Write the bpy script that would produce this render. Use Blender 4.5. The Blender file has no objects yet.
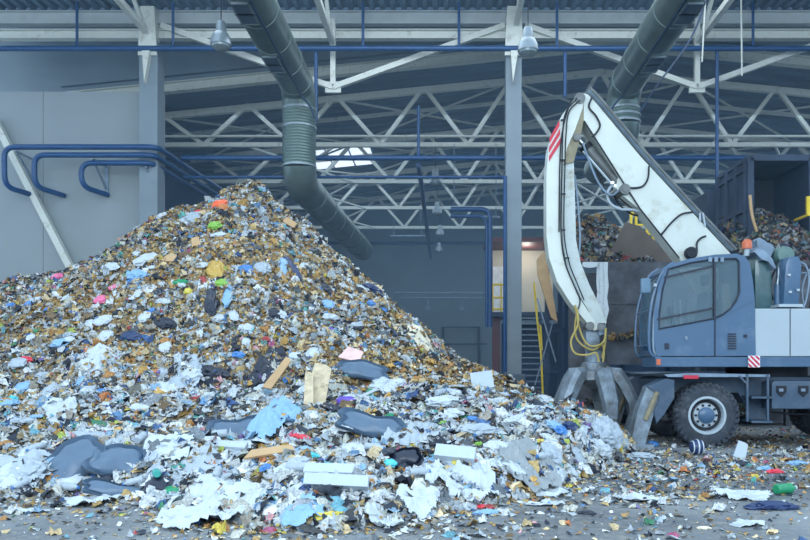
import bpy, bmesh, math, random
import numpy as np
from mathutils import Vector, Matrix
PI = math.pi
random.seed(7); rng = np.random.default_rng(11)
SC = bpy.context.scene; COL = SC.collection

# ------------------------------------------------------------------ camera, sky, exposure
F = 750.0; VX, VY, EYE = 445.0, 365.0, 1.44
cam = bpy.data.cameras.new('camera'); cam.sensor_width = 36; cam.lens = 36 * F / 810
cam.shift_x = -(VX - 405) / 810; cam.shift_y = (VY - 270) / 810
cam.clip_end = 300
co = bpy.data.objects.new('camera', cam); COL.objects.link(co)
co.location = (0, 0, EYE); co.rotation_euler = (PI / 2, 0, 0); SC.camera = co
SC.view_settings.view_transform = 'Standard'; SC.view_settings.look = 'None'
SC.view_settings.gamma = 1; SC.view_settings.use_curve_mapping = False
SC.view_settings.exposure = 0.2
w = bpy.data.worlds.new('sky'); SC.world = w; w.use_nodes = True
bg = w.node_tree.nodes['Background']; bg.inputs[0].default_value = (.60, .80, 1.0, 1); bg.inputs[1].default_value = 1.6
def area(name, loc, rot, sx, sy, power, col):
    l = bpy.data.lights.new(name, 'AREA'); l.shape = 'RECTANGLE'; l.size = sx; l.size_y = sy; l.energy = power; l.color = col
    o = bpy.data.objects.new(name, l); COL.objects.link(o); o.location = loc; o.rotation_euler = rot; return o
# added fill lights at roof level, lifting the dark hall interior
area('roof_fill_light', (0, 19, 12.6), (0, 0, 0), 16, 6, 900, (.75, .88, 1))
area('roof_fill_light', (6, 39, 11.4), (0, 0, 0), 30, 20, 1700, (.6, .8, 1))
# daylight through the open hall front behind the camera
area('open_front_light', (-3, -9, 9), (math.radians(62), 0, 0), 22, 9, 2500, (.84, .93, 1))

def P(px, py, D): return Vector(((px - VX) * D / F, D, EYE + (VY - py) * D / F))

# ------------------------------------------------------------------ materials
def lin(c):
    return tuple((v / 255 / 12.92 if v / 255 <= .04045 else ((v / 255 + .055) / 1.055) ** 2.4) for v in c)
MATS = {}
def mat(name, rgb, rough=.6, metal=0., var=.15, scale=6., bump=0., dirt=None, dirt_amt=0., coat=0., dscale=3.):
    if name in MATS: return MATS[name]
    m = bpy.data.materials.new(name); m.use_nodes = True; nt = m.node_tree; N = nt.nodes; L = nt.links
    b = N['Principled BSDF']; c = lin(rgb)
    tc = N.new('ShaderNodeTexCoord'); nz = N.new('ShaderNodeTexNoise'); nz.inputs['Scale'].default_value = scale; nz.inputs['Detail'].default_value = 6
    L.new(tc.outputs['Object'], nz.inputs['Vector'])
    rp = N.new('ShaderNodeValToRGB'); rp.color_ramp.elements[0].position = .3; rp.color_ramp.elements[1].position = .7
    rp.color_ramp.elements[0].color = tuple(x * (1 - var) for x in c) + (1,); rp.color_ramp.elements[1].color = tuple(min(1, x * (1 + var)) for x in c) + (1,)
    L.new(nz.outputs['Fac'], rp.inputs[0]); out = rp.outputs[0]
    if dirt:
        n2 = N.new('ShaderNodeTexNoise'); n2.inputs['Scale'].default_value = dscale; n2.inputs['Detail'].default_value = 10; n2.inputs['Roughness'].default_value = .7
        L.new(tc.outputs['Object'], n2.inputs['Vector'])
        r2 = N.new('ShaderNodeValToRGB'); r2.color_ramp.elements[0].position = .62 - dirt_amt * .3; r2.color_ramp.elements[1].position = .72
        r2.color_ramp.elements[0].color = (0, 0, 0, 1); r2.color_ramp.elements[1].color = (1, 1, 1, 1)
        L.new(n2.outputs['Fac'], r2.inputs[0])
        mx = N.new('ShaderNodeMix'); mx.data_type = 'RGBA'; L.new(r2.outputs[0], mx.inputs[0]); L.new(out, mx.inputs[6]); mx.inputs[7].default_value = lin(dirt) + (1,)
        out = mx.outputs[2]
    L.new(out, b.inputs['Base Color'])
    b.inputs['Roughness'].default_value = rough; b.inputs['Metallic'].default_value = metal
    if coat: b.inputs['Coat Weight'].default_value = coat
    if bump:
        bp = N.new('ShaderNodeBump'); bp.inputs['Strength'].default_value = bump; bp.inputs['Distance'].default_value = .03
        L.new(nz.outputs['Fac'], bp.inputs['Height']); L.new(bp.outputs[0], b.inputs['Normal'])
    MATS[name] = m; return m
def glassy(name, rgb, alpha, rough=.05):
    m = bpy.data.materials.new(name); m.use_nodes = True; b = m.node_tree.nodes['Principled BSDF']
    nz = m.node_tree.nodes.new('ShaderNodeTexNoise'); nz.inputs['Scale'].default_value = 3
    mr = m.node_tree.nodes.new('ShaderNodeMapRange'); mr.inputs[3].default_value = rough; mr.inputs[4].default_value = rough + .12
    m.node_tree.links.new(nz.outputs['Fac'], mr.inputs[0]); m.node_tree.links.new(mr.outputs[0], b.inputs['Roughness'])
    b.inputs['Base Color'].default_value = lin(rgb) + (1,); b.inputs['Alpha'].default_value = alpha
    b.inputs['Specular IOR Level'].default_value = .9
    return m
def emis(name, rgb, s):
    m = bpy.data.materials.new(name); m.use_nodes = True; b = m.node_tree.nodes['Principled BSDF']
    nz = m.node_tree.nodes.new('ShaderNodeTexNoise'); rp = m.node_tree.nodes.new('ShaderNodeValToRGB'); nz.inputs['Scale'].default_value = .6
    rp.color_ramp.elements[0].color = tuple(x * .7 for x in lin(rgb)) + (1,); rp.color_ramp.elements[1].color = lin(rgb) + (1,)
    m.node_tree.links.new(nz.outputs['Fac'], rp.inputs[0]); m.node_tree.links.new(rp.outputs[0], b.inputs['Emission Color'])
    b.inputs['Base Color'].default_value = (.8, .85, .9, 1); b.inputs['Emission Strength'].default_value = s
    return m
def attr_mat(name, rough=.65, spec=.4):
    m = bpy.data.materials.new(name); m.use_nodes = True; nt = m.node_tree; b = nt.nodes['Principled BSDF']
    a = nt.nodes.new('ShaderNodeAttribute'); a.attribute_name = 'tint'
    tc = nt.nodes.new('ShaderNodeTexCoord'); nz = nt.nodes.new('ShaderNodeTexNoise'); nz.inputs['Scale'].default_value = 38; nz.inputs['Detail'].default_value = 3
    nt.links.new(tc.outputs['Object'], nz.inputs['Vector'])
    mr = nt.nodes.new('ShaderNodeMapRange'); mr.inputs[1].default_value = .3; mr.inputs[2].default_value = .7; mr.inputs[3].default_value = .55; mr.inputs[4].default_value = 1.15
    nt.links.new(nz.outputs['Fac'], mr.inputs[0])
    mx = nt.nodes.new('ShaderNodeMix'); mx.data_type = 'RGBA'; mx.blend_type = 'MULTIPLY'; mx.inputs[0].default_value = 1
    nt.links.new(a.outputs['Color'], mx.inputs[6]); nt.links.new(mr.outputs[0], mx.inputs[7])
    nt.links.new(mx.outputs[2], b.inputs['Base Color']); b.inputs['Roughness'].default_value = rough; b.inputs['Specular IOR Level'].default_value = spec
    return m

M_WHITE = mat('white_steel_paint', (200, 205, 198), .5, var=.08, scale=3, dirt=(150, 150, 140), dirt_amt=.3)
M_GIRD = mat('shaded_white_girder_paint', (168, 176, 178), .5, var=.08, scale=3)  # white girder paint darkened, shade of the upper girder put into the colour
M_BLUE = mat('blue_pipe_paint', (4, 62, 112), .4, var=.15, scale=4)
M_BLUED = mat('dark_blue_steel', (16, 48, 78), .45, var=.2)
M_CONC = mat('painted_column', (118, 132, 142), .6, var=.06, scale=2, dirt=(110, 124, 136), dirt_amt=.4, dscale=1.2)
M_WALL = mat('light_grey_wall_panel', (134, 144, 148), .6, var=.05, scale=.6)
M_FASC = mat('grey_fascia_panel', (116, 132, 142), .35, var=.08, scale=.7)
M_DARKW = mat('blue_grey_wall_panel', (104, 124, 138), .6, var=.08, scale=.4)
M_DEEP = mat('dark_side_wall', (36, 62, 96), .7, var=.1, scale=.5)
M_GALV = mat('galvanised_duct', (96, 112, 110), .34, .5, var=.16, scale=2.5, bump=.1)
M_FLEX = mat('ribbed_duct', (96, 116, 112), .4, .4, var=.12, scale=3)
M_ALU = mat('lamp_aluminium', (138, 150, 158), .3, .4, var=.1)
M_LAMPG = mat('lamp_glass', (120, 136, 142), .2, .1, var=.1)
M_YEL = mat('yellow_rail_paint', (226, 196, 40), .5, var=.12)
M_YHOSE = mat('yellow_hose_rubber', (176, 158, 88), .55, var=.15)
M_RUST = mat('bunker_steel', (84, 88, 96), .7, .1, var=.45, scale=2.4, bump=.4, dirt=(48, 46, 50), dirt_amt=.7, dscale=1.6)
M_RUST2 = mat('chute_brown_steel', (92, 82, 76), .7, .1, var=.3, scale=1.2, bump=.2)
M_BOXST = mat('container_blue_steel', (44, 58, 78), .7, .1, var=.25, scale=1.2)
M_BLACK = mat('black_rubber', (26, 32, 42), .7, var=.3, scale=9)
M_TYRE = mat('tyre_rubber', (50, 58, 68), .8, var=.3, scale=8, bump=.2, dirt=(92, 96, 100), dirt_amt=.35, dscale=5)
M_STICK = mat('excavator_white_paint', (198, 205, 198), .4, var=.05, scale=2, dirt=(170, 166, 146), dirt_amt=.25, dscale=2.4, coat=.2)
M_STICK2 = mat('excavator_white_paint_lower_lit', (184, 194, 192), .45, var=.1, scale=3, dirt=(140, 136, 116), dirt_amt=.4)  # greyer copy of the white paint, carries the shade of the stick's lower-lit side
M_TAN = mat('worn_tan_primer', (136, 128, 104), .6, var=.25, scale=6)
M_CAB = mat('cab_blue_paint', (62, 94, 124), .38, var=.07, scale=2, dirt=(88, 112, 134), dirt_amt=.35, dscale=2, coat=.3)
M_CHAS = mat('chassis_blue_grey', (62, 84, 106), .55, var=.15, scale=3, dirt=(88, 96, 104), dirt_amt=.5)
M_STEEL = mat('worn_grapple_steel', (128, 142, 154), .5, .35, var=.3, scale=5, bump=.2, dirt=(92, 92, 90), dirt_amt=.5)
M_CHROME = mat('polished_rod', (190, 200, 205), .2, .8, var=.05)
M_CYL = mat('cylinder_barrel', (104, 108, 108), .5, .2, var=.3, scale=5)
M_BODYW = mat('pale_body_panel', (166, 178, 186), .45, var=.04, scale=1.2, dirt=(165, 180, 192), dirt_amt=.3)
M_RED = mat('red_stripe_paint', (196, 40, 66), .5, var=.08)
M_ORANGE = mat('orange_beacon_glass', (196, 100, 66), .3, var=.1)
M_GREY = mat('grey_fitting', (120, 138, 156), .5, .2, var=.2)
M_CREAM = mat('cream_room_wall', (206, 200, 182), .6, var=.05, scale=1)
M_MAROON = mat('maroon_frame', (88, 50, 54), .6, var=.15)
M_CARDB = mat('brown_cardboard', (190, 158, 118), .8, var=.12, scale=5)
M_ASPH = None

# ------------------------------------------------------------------ mesh helpers
ORG = {}
class MB:
    def __init__(s): s.bm = bmesh.new()
    def box(s, c, size, rot=None, bev=0):
        g = bmesh.ops.create_cube(s.bm, size=1)
        M = Matrix.Translation(c) @ (rot.to_4x4() if rot is not None else Matrix()) @ Matrix.Diagonal((*size, 1))
        bmesh.ops.transform(s.bm, matrix=M, verts=g['verts'])
        if bev:
            es = list({e for v in g['verts'] for e in v.link_edges})
            bmesh.ops.bevel(s.bm, geom=es, offset=bev, segments=2, affect='EDGES', profile=.6)
        return s
    def beam(s, a, b, wd, ht, bev=0):
        a = Vector(a); b = Vector(b); d = b - a; q = d.to_track_quat('Y', 'Z').to_matrix()
        return s.box((a + b) / 2, (wd, d.length, ht), q, bev)
    def ibeam(s, a, b, wd, ht, t=.03):
        a = Vector(a); b = Vector(b); d = b - a; q = d.to_track_quat('Y', 'Z').to_matrix(); up = q @ Vector((0, 0, 1))
        s.box((a + b) / 2 + up * (ht / 2 - t / 2), (wd, d.length, t), q); s.box((a + b) / 2 - up * (ht / 2 - t / 2), (wd, d.length, t), q)
        return s.box((a + b) / 2, (t, d.length, ht - 2 * t), q)
    def tube(s, a, b, r, n=10, r2=None):
        a = Vector(a); b = Vector(b); d = b - a
        M = Matrix.Translation((a + b) / 2) @ d.to_track_quat('Z', 'Y').to_matrix().to_4x4()
        bmesh.ops.create_cone(s.bm, cap_ends=True, segments=n, radius1=r, radius2=r if r2 is None else r2, depth=d.length, matrix=M); return s
    def path(s, pts, r, n=8, closed=False, rad=None):
        pts = [Vector(p) for p in pts]; rings = []; prev = None; k = len(pts)
        for i, p in enumerate(pts):
            if closed: t = pts[(i + 1) % k] - pts[i - 1]
            else: t = pts[min(i + 1, k - 1)] - pts[max(i - 1, 0)]
            t.normalize()
            if prev is None: u = t.orthogonal().normalized()
            else: u = (prev - t * prev.dot(t)).normalized()
            prev = u; v = t.cross(u); rr = rad[i] if rad else r
            rings.append([s.bm.verts.new(p + (u * math.cos(2 * PI * j / n) + v * math.sin(2 * PI * j / n)) * rr) for j in range(n)])
        m = k if closed else k - 1
        for i in range(m):
            A, B = rings[i], rings[(i + 1) % k]
            for j in range(n): s.bm.faces.new((A[j], A[(j + 1) % n], B[(j + 1) % n], B[j]))
        if not closed: s.bm.faces.new(rings[0][::-1]); s.bm.faces.new(rings[-1])
        return s
    def lathe(s, c, prof, n=24, axis='Z', cap=True):
        rings = []
        for (r, z) in prof:
            ring = []
            for j in range(n):
                a = 2 * PI * j / n; x, y = r * math.cos(a), r * math.sin(a)
                v = Vector((x, y, z)) if axis == 'Z' else (Vector((x, z, y)) if axis == 'Y' else Vector((z, x, y)))
                ring.append(s.bm.verts.new(Vector(c) + v))
            rings.append(ring)
        for A, B in zip(rings, rings[1:]):
            for j in range(n): s.bm.faces.new((A[j], A[(j + 1) % n], B[(j + 1) % n], B[j]))
        if cap: s.bm.faces.new(rings[0][::-1]); s.bm.faces.new(rings[-1])
        return s
    def prism(s, poly, y0, y1, bev=0):       # poly: list of (x,z)
        A = [s.bm.verts.new((x, y0, z)) for x, z in poly]; B = [s.bm.verts.new((x, y1, z)) for x, z in poly]; n = len(poly)
        fs = [s.bm.faces.new(A), s.bm.faces.new(B[::-1])]
        for i in range(n): fs.append(s.bm.faces.new((A[i], B[i], B[(i + 1) % n], A[(i + 1) % n])))
        if bev:
            es = list({e for e in fs[0].edges} | {e for e in fs[1].edges})
            bmesh.ops.bevel(s.bm, geom=es, offset=bev, segments=2, affect='EDGES', profile=.5)
        return s
    def build(s, name, m, parent=None, smooth=False):
        me = bpy.data.meshes.new(name)
        bmesh.ops.recalc_face_normals(s.bm, faces=s.bm.faces)
        if parent is not None and parent.name in ORG:
            bmesh.ops.translate(s.bm, verts=s.bm.verts, vec=-ORG[parent.name])
        elif parent is None:
            vs = [v.co for v in s.bm.verts]
            mn = Vector([min(v[i] for v in vs) for i in range(3)]); mx = Vector([max(v[i] for v in vs) for i in range(3)])
            o3 = Vector(((mn.x + mx.x) / 2, (mn.y + mx.y) / 2, mn.z)); bmesh.ops.translate(s.bm, verts=s.bm.verts, vec=-o3)
        s.bm.to_mesh(me); s.bm.free(); me.materials.append(m)
        if smooth:
            me.polygons.foreach_set('use_smooth', [True] * len(me.polygons)); 
            try: me.set_sharp_from_angle(angle=math.radians(38))
            except Exception: pass
        o = bpy.data.objects.new(name, me); COL.objects.link(o)
        if parent is not None:
            o.parent = parent; ORG[o.name] = ORG.get(parent.name, Vector((0, 0, 0)))
        else: o.location = o3; ORG[o.name] = o3
        return o
def tag(o, label, cat, group=None, kind=None):
    o['label'] = label; o['category'] = cat
    if group: o['group'] = group
    if kind: o['kind'] = kind
    return o
def thing(name, loc, label, cat, group=None, kind=None):
    o = bpy.data.objects.new(name, None); COL.objects.link(o); o.location = loc; ORG[o.name] = Vector(loc); o.empty_display_size = .2
    return tag(o, label, cat, group, kind)
def struct(o, label, cat): return tag(o, label, cat, kind='structure')
def dup(root, loc, label, group=None, rz=None, scale=None):
    r = root.copy(); COL.objects.link(r); r.location = loc; r['label'] = label
    if rz is not None: r.rotation_euler.z = rz
    if scale: r.scale = (scale,) * 3
    if group: r['group'] = group
    for ch in list(root.children):
        c = ch.copy(); COL.objects.link(c); c.parent = r
        for g in list(ch.children):
            d = g.copy(); COL.objects.link(d); d.parent = c
    return r
def holed(polys, y, th):     # plate in the XZ plane with holes, first polygon is the outline
    cu = bpy.data.curves.new('c', 'CURVE'); cu.dimensions = '2D'; cu.fill_mode = 'BOTH'; cu.extrude = th / 2
    for pl in polys:
        sp = cu.splines.new('POLY'); sp.points.add(len(pl) - 1)
        for p, (x, z) in zip(sp.points, pl): p.co = (x, z, 0, 1)
        sp.use_cyclic_u = True
    o = bpy.data.objects.new('c', cu); COL.objects.link(o)
    dg = bpy.context.evaluated_depsgraph_get(); me = bpy.data.meshes.new_from_object(o.evaluated_get(dg))
    b = MB(); b.bm.from_mesh(me); bpy.data.objects.remove(o)
    bmesh.ops.transform(b.bm, matrix=Matrix.Translation((0, y, 0)) @ Matrix.Rotation(PI / 2, 4, 'X'), verts=b.bm.verts)
    bmesh.ops.remove_doubles(b.bm, verts=b.bm.verts, dist=1e-4); return b
def smooth_path(pts, n=8):
    pts = [Vector(p) for p in pts]; out = []
    q = [pts[0] * 2 - pts[1]] + pts + [pts[-1] * 2 - pts[-2]]
    for i in range(1, len(q) - 2):
        p0, p1, p2, p3 = q[i - 1:i + 3]
        for k in range(n):
            t = k / n; out.append(.5 * ((2 * p1) + (p2 - p0) * t + (2 * p0 - 5 * p1 + 4 * p2 - p3) * t * t + (3 * p1 - p0 - 3 * p2 + p3) * t ** 3))
    out.append(pts[-1]); return out
def pp(lst, D): return [((x - VX) * D / F, EYE + (VY - y) * D / F) for x, y in lst]
def roof_z(X): return 13.25 - .10 * abs(X - 6.2)

# ------------------------------------------------------------------ setting
def floor_mat():
    m = bpy.data.materials.new('dirty_wet_concrete'); m.use_nodes = True; nt = m.node_tree; N = nt.nodes; L = nt.links; b = N['Principled BSDF']
    tc = N.new('ShaderNodeTexCoord')
    def nz(s, d=8, r=.6):
        n = N.new('ShaderNodeTexNoise'); n.inputs['Scale'].default_value = s; n.inputs['Detail'].default_value = d; n.inputs['Roughness'].default_value = r
        L.new(tc.outputs['Object'], n.inputs['Vector']); return n
    n1, n2, n3 = nz(.5), nz(9, 10, .75), nz(60, 4)
    r1 = N.new('ShaderNodeValToRGB'); r1.color_ramp.elements[0].position = .35; r1.color_ramp.elements[1].position = .65
    r1.color_ramp.elements[0].color = lin((96, 102, 108)) + (1,); r1.color_ramp.elements[1].color = lin((136, 142, 146)) + (1,)
    L.new(n1.outputs[0], r1.inputs[0])
    r2 = N.new('ShaderNodeValToRGB'); r2.color_ramp.elements[0].position = .50; r2.color_ramp.elements[1].position = .66
    L.new(n2.outputs[0], r2.inputs[0])
    mx = N.new('ShaderNodeMix'); mx.data_type = 'RGBA'; L.new(r2.outputs[0], mx.inputs[0]); L.new(r1.outputs[0], mx.inputs[6]); mx.inputs[7].default_value = lin((146, 144, 136)) + (1,)
    r3 = N.new('ShaderNodeValToRGB'); r3.color_ramp.elements[0].position = .33; r3.color_ramp.elements[1].position = .45; r3.color_ramp.elements[0].color = (.35, .35, .35, 1)
    L.new(n3.outputs[0], r3.inputs[0])
    m2 = N.new('ShaderNodeMix'); m2.data_type = 'RGBA'; m2.blend_type = 'MULTIPLY'; m2.inputs[0].default_value = .6; L.new(mx.outputs[2], m2.inputs[6]); L.new(r3.outputs[0], m2.inputs[7])
    L.new(m2.outputs[2], b.inputs['Base Color'])
    mr = N.new('ShaderNodeMapRange'); mr.inputs[1].default_value = .35; mr.inputs[2].default_value = .65; mr.inputs[3].default_value = .35; mr.inputs[4].default_value = .85
    L.new(n1.outputs[0], mr.inputs[0]); L.new(mr.outputs[0], b.inputs['Roughness'])
    bp = N.new('ShaderNodeBump'); bp.inputs['Strength'].default_value = .5; bp.inputs['Distance'].default_value = .03; L.new(n2.outputs[0], bp.inputs['Height']); L.new(bp.outputs[0], b.inputs['Normal'])
    return m
b = MB(); b.box((6, 24, -.1), (64, 76, .2)); struct(b.build('floor', floor_mat()), 'dirty grey concrete hall floor littered with scraps', 'floor')

def corr_mat(name, rgb, axis, freq):
    m = mat(name, rgb, .5, .1, var=.06, scale=1); return m
M_ROOF = mat('corrugated_roof_sheet', (92, 114, 134), .5, .1, var=.08, scale=.5)
# near flat roof: ribs run away from the camera
b = MB(); xs = []; x = -16.0
prof = []
while x < 16:
    prof += [(x, 0), (x + .12, 0), (x + .17, .1), (x + .29, .1)]; x += .34
for y0, y1 in ((15.5, 24.15),):
    A = [b.bm.verts.new((px, y0, 12.85 + pz)) for px, pz in prof]; B = [b.bm.verts.new((px, y1, 12.85 + pz)) for px, pz in prof]
    for i in range(len(prof) - 1): b.bm.faces.new((A[i], A[i + 1], B[i + 1], B[i]))
struct(b.build('ceiling', M_ROOF), 'dark blue corrugated roof deck over the front bay', 'ceiling')
# rear gabled roof: ribs run across
b = MB(); prof = []; y = 27.3
while y < 55: prof += [(y, 0), (y + .30, 0), (y + .38, .14), (y + .68, .14)]; y += .76
for xa, xb in ((-14, 6.2), (6.2, 27)):
    A = [b.bm.verts.new((xa, py, roof_z(xa) + .35 + pz)) for py, pz in prof]; B = [b.bm.verts.new((xb, py, roof_z(xb) + .35 + pz)) for py, pz in prof]
    for i in range(len(prof) - 1): b.bm.faces.new((A[i], A[i + 1], B[i + 1], B[i]))
struct(b.build('ceiling', M_ROOF), 'corrugated gabled roof over the rear of the hall', 'ceiling')

# walls
def panels(name, m, x0, x1, z0, z1, y, th, step, label, vert=True):
    b = MB(); n = max(1, round((x1 - x0) / step)); s = (x1 - x0) / n
    for i in range(n): b.box((x0 + (i + .5) * s, y + th / 2, (z0 + z1) / 2), (s - .015, th, z1 - z0), bev=0)
    b.box(((x0 + x1) / 2, y + th * .75, (z0 + z1) / 2), (x1 - x0, th / 2, z1 - z0))
    return struct(b.build(name, m), label, 'wall')
panels('wall_left', M_WALL, -17, -9.2, 0, 10.35, 24.45, .2, 3.9, 'light grey panel wall behind the heap, left of the first column')
b = MB()
b.prism([(-17, 10.0), (-14.2, 10.0), (-14.2, roof_z(-14.2) - .1), (6.2, roof_z(6.2) - .1), (16.5, roof_z(16.5) - .1), (16.5, 14.7), (-17, 14.7)], 27.45, 27.6)
struct(b.build('wall_upper', M_FASC), 'smooth grey cladding band closing the gap above the sloping beam', 'wall')
panels('wall_back', M_DARKW, -14, 27, 0, 14, 54, .25, 3.4, 'blue grey panelled back wall of the hall')
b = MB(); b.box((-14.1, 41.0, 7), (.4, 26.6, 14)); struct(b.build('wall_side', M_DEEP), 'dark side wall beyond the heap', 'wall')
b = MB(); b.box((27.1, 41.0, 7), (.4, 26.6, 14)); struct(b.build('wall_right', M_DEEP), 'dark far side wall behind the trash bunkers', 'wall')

b = MB(); b.box((-.25, 24.22, 13.8), (33.5, .1, 1.9)); b.box((-.25, 25.9, 14.75), (33.5, 3.5, .1)); struct(b.build('ceiling', M_ROOF), 'unseen added roof cap keeping light out between the front bay and the rear hall', 'ceiling')  # unseen cap added to stop light leaking in between the two roofs
# columns with brackets
def column(X, Y, wd, top, label):
    b = MB(); b.box((X, Y, top / 2), (wd, wd, top), bev=.02); return struct(b.build('column', M_CONC), label, 'column')
CO = []
CO.append(column(-9.38, 24, .58, 11.7, 'grey concrete column at the edge of the light wall'))
CO.append(column(2.18, 24, .5, 11.7, 'tall grey concrete column beside the stairs'))
CO.append(column(13.74, 24, .5, 11.7, 'grey concrete column outside the view on the right'))
for X in (-9.38, 2.18, 13.74):
    b = MB(); b.box((X, 23.9, 12.0), (.42, .42, 1.5)); b.prism([(X - .3, 11.2), (X + .3, 11.2), (X + .22, 12.75), (X - .22, 12.75)], 23.62, 23.68)
    b.prism([(X - .05, 10.3), (X + .12, 11.3), (X - .12, 11.3)], 23.5, 23.72)
    b.build('column_head', M_WHITE, {-9.38: CO[0], 2.18: CO[1], 13.74: CO[2]}[X])

# front wide girders
for z, h, lb in ((12.55, .42, 'upper'), (12.02, .3, 'lower')):
    b = MB(); b.ibeam((-17, 24.05, z), (16.5, 24.05, z), .25, h); tag(b.build('steel_girder', M_GIRD if z > 12.2 else M_WHITE), f'{lb} white horizontal girder running across the columns', 'girder')
b = MB(); b.ibeam((-14, 27.25, roof_z(-14) - .12), (6.2, 27.25, roof_z(6.2) - .12), .3, .36); tag(b.build('sloping_beam', M_WHITE), 'white beam rising to the right beneath the grey cladding band', 'beam')
b = MB(); b.ibeam((6.2, 27.25, roof_z(6.2) - .12), (16.5, 27.25, roof_z(16.5) - .12), .3, .36); tag(b.build('sloping_beam', M_WHITE), 'white beam falling to the right from the roof ridge', 'beam')
# front truss at the column line
t = thing('roof_truss', (2, 24, 10.2), 'white V-braced truss spanning between the columns under the girders', 'truss')
def seg(nm, a, b_, wd, par, m=M_WHITE): MB().beam(a, b_, wd, wd).build(nm, m, par)
for xc in (-3.58, 8.06):
    a = (xc, 24, 10.32)
    seg('vertical', a, (xc, 24, 12.5), .16, t); seg('diagonal', a, (xc - 5.5, 24, 12.3), .17, t); seg('diagonal', a, (xc + 5.5, 24, 12.3), .17, t)
    MB().box(a, (.5, .1, .35)).build('gusset', M_WHITE, t)
# lengthwise truss stubs coming toward the camera
for X, zz in ((-9.42, 11.95), (-3.58, 11.7), (2.25, 12.2), (8.06, 11.75)):
    t = thing('roof_brace', (X, 24, zz), 'white lengthwise brace reaching forward from the ' + {-9.42: 'column at the light wall', -3.58: 'truss vertical beside the big grey duct', 2.25: 'column beside the stairs', 8.06: 'truss vertical above the boom'}[X], 'brace')
    seg('chord', (X, 23.8, zz), (X, 15.6, zz + .1), .17, t)
    for k in range(3):
        seg('diagonal', (X, 23.6 - k * 2.6, zz), (X, 22.2 - k * 2.6, 12.85), .11, t)
        seg('diagonal', (X, 21.0 - k * 2.6, zz), (X, 22.2 - k * 2.6, 12.85), .11, t)

# W trusses
names = {30: 'white W-braced roof truss nearest behind the columns', 36: 'white roof truss, second of those behind the columns', 42: 'white roof truss, third of those behind the columns', 48: 'white roof truss hanging closest to the back wall'}
for D in (30, 36, 42, 48):
    t = thing('roof_truss', (6.2, D, 10.2), names[D], 'truss')
    L_, R_ = -12.2, 24.6
    MB().beam((L_, D, 10.24), (R_, D, 10.24), .16, .17).build('bottom_chord', M_WHITE, t)
    for xa, xb in ((L_, 6.2), (6.2, R_)): MB().beam((xa, D, roof_z(xa) - .12), (xb, D, roof_z(xb) - .12), .2, .25).build('top_chord', M_WHITE, t)
    k = 0; x = 6.2 - 5 * 3.52
    while x < R_ - 1:
        if x > L_: 
            if x - 1.76 > L_: seg('diagonal', (x - 1.76, D, 10.24), (x, D, roof_z(x)), .15, t)
            seg('diagonal', (x + 1.76, D, 10.24), (x, D, roof_z(x)), .15, t)
        x += 3.52
# conduits beside the bottom chords, and purlins / roof bracing
b = MB(); b.tube((-12, 29.7, 10.5), (24, 29.7, 10.5), .05); tag(b.build('conduit', M_WHITE), 'thin grey conduit running just above the nearest truss chord', 'conduit')
for i, D in enumerate((27.3, 33, 39, 45, 51)):
    if D == 27.3: continue
    t = thing('purlin', (6.2, D, 13), f'{["first","second","third","last"][i-1]} pair of slim white rafters under the rear roof, counted inward', 'purlin')
    for xa, xb in ((-12, 6.2), (6.2, 24.6)): MB().beam((xa, D, roof_z(xa) + .1), (xb, D, roof_z(xb) + .1), .1, .16).build('rafter', M_WHITE, t)
t = thing('roof_bracing', (6.2, 39, 12), 'thin crossed wind bracing under the rear roof', 'bracing')
for D in (30, 36, 42):
    for x in (-11.4, -4.36, 2.68, 9.72, 16.8):
        for (xa, xb) in ((x, x + 7.04), (x + 7.04, x)):
            if max(xa, xb) < 24.6: seg('brace', (xa, D, roof_z(xa) - .12), (xb, D + 6, roof_z(xb) - .12), .07, t)
t = thing('tie_bracing', (0, 33, 10.2), 'thin level bracing joining the lower truss chords', 'bracing')
for D in (30, 36, 42):
    for x in (-7.9, 6.2, 13.2): seg('brace', (x, D, 10.2), (x + 3.5, D + 6, 10.2), .08, t); seg('brace', (x + 3.5, D, 10.2), (x, D + 6, 10.2), .08, t)

# skylight set in the roof
xa, xb = -6.6, -4.3
b = MB()
for i in range(3):
    x0 = xa - .6 + i * 1.15; b.prism([(x0, roof_z(x0) + .31), (x0 + 1.05, roof_z(x0 + 1.05) + .31), (x0 + 1.05, roof_z(x0 + 1.05) + .34), (x0, roof_z(x0) + .34)], 37.6, 41.4)
tag(b.build('skylight', emis('skylight_daylight', (215, 232, 255), 1.3)), 'bright daylit skylight strip in the roof behind the big duct', 'skylight', kind='structure')

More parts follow.
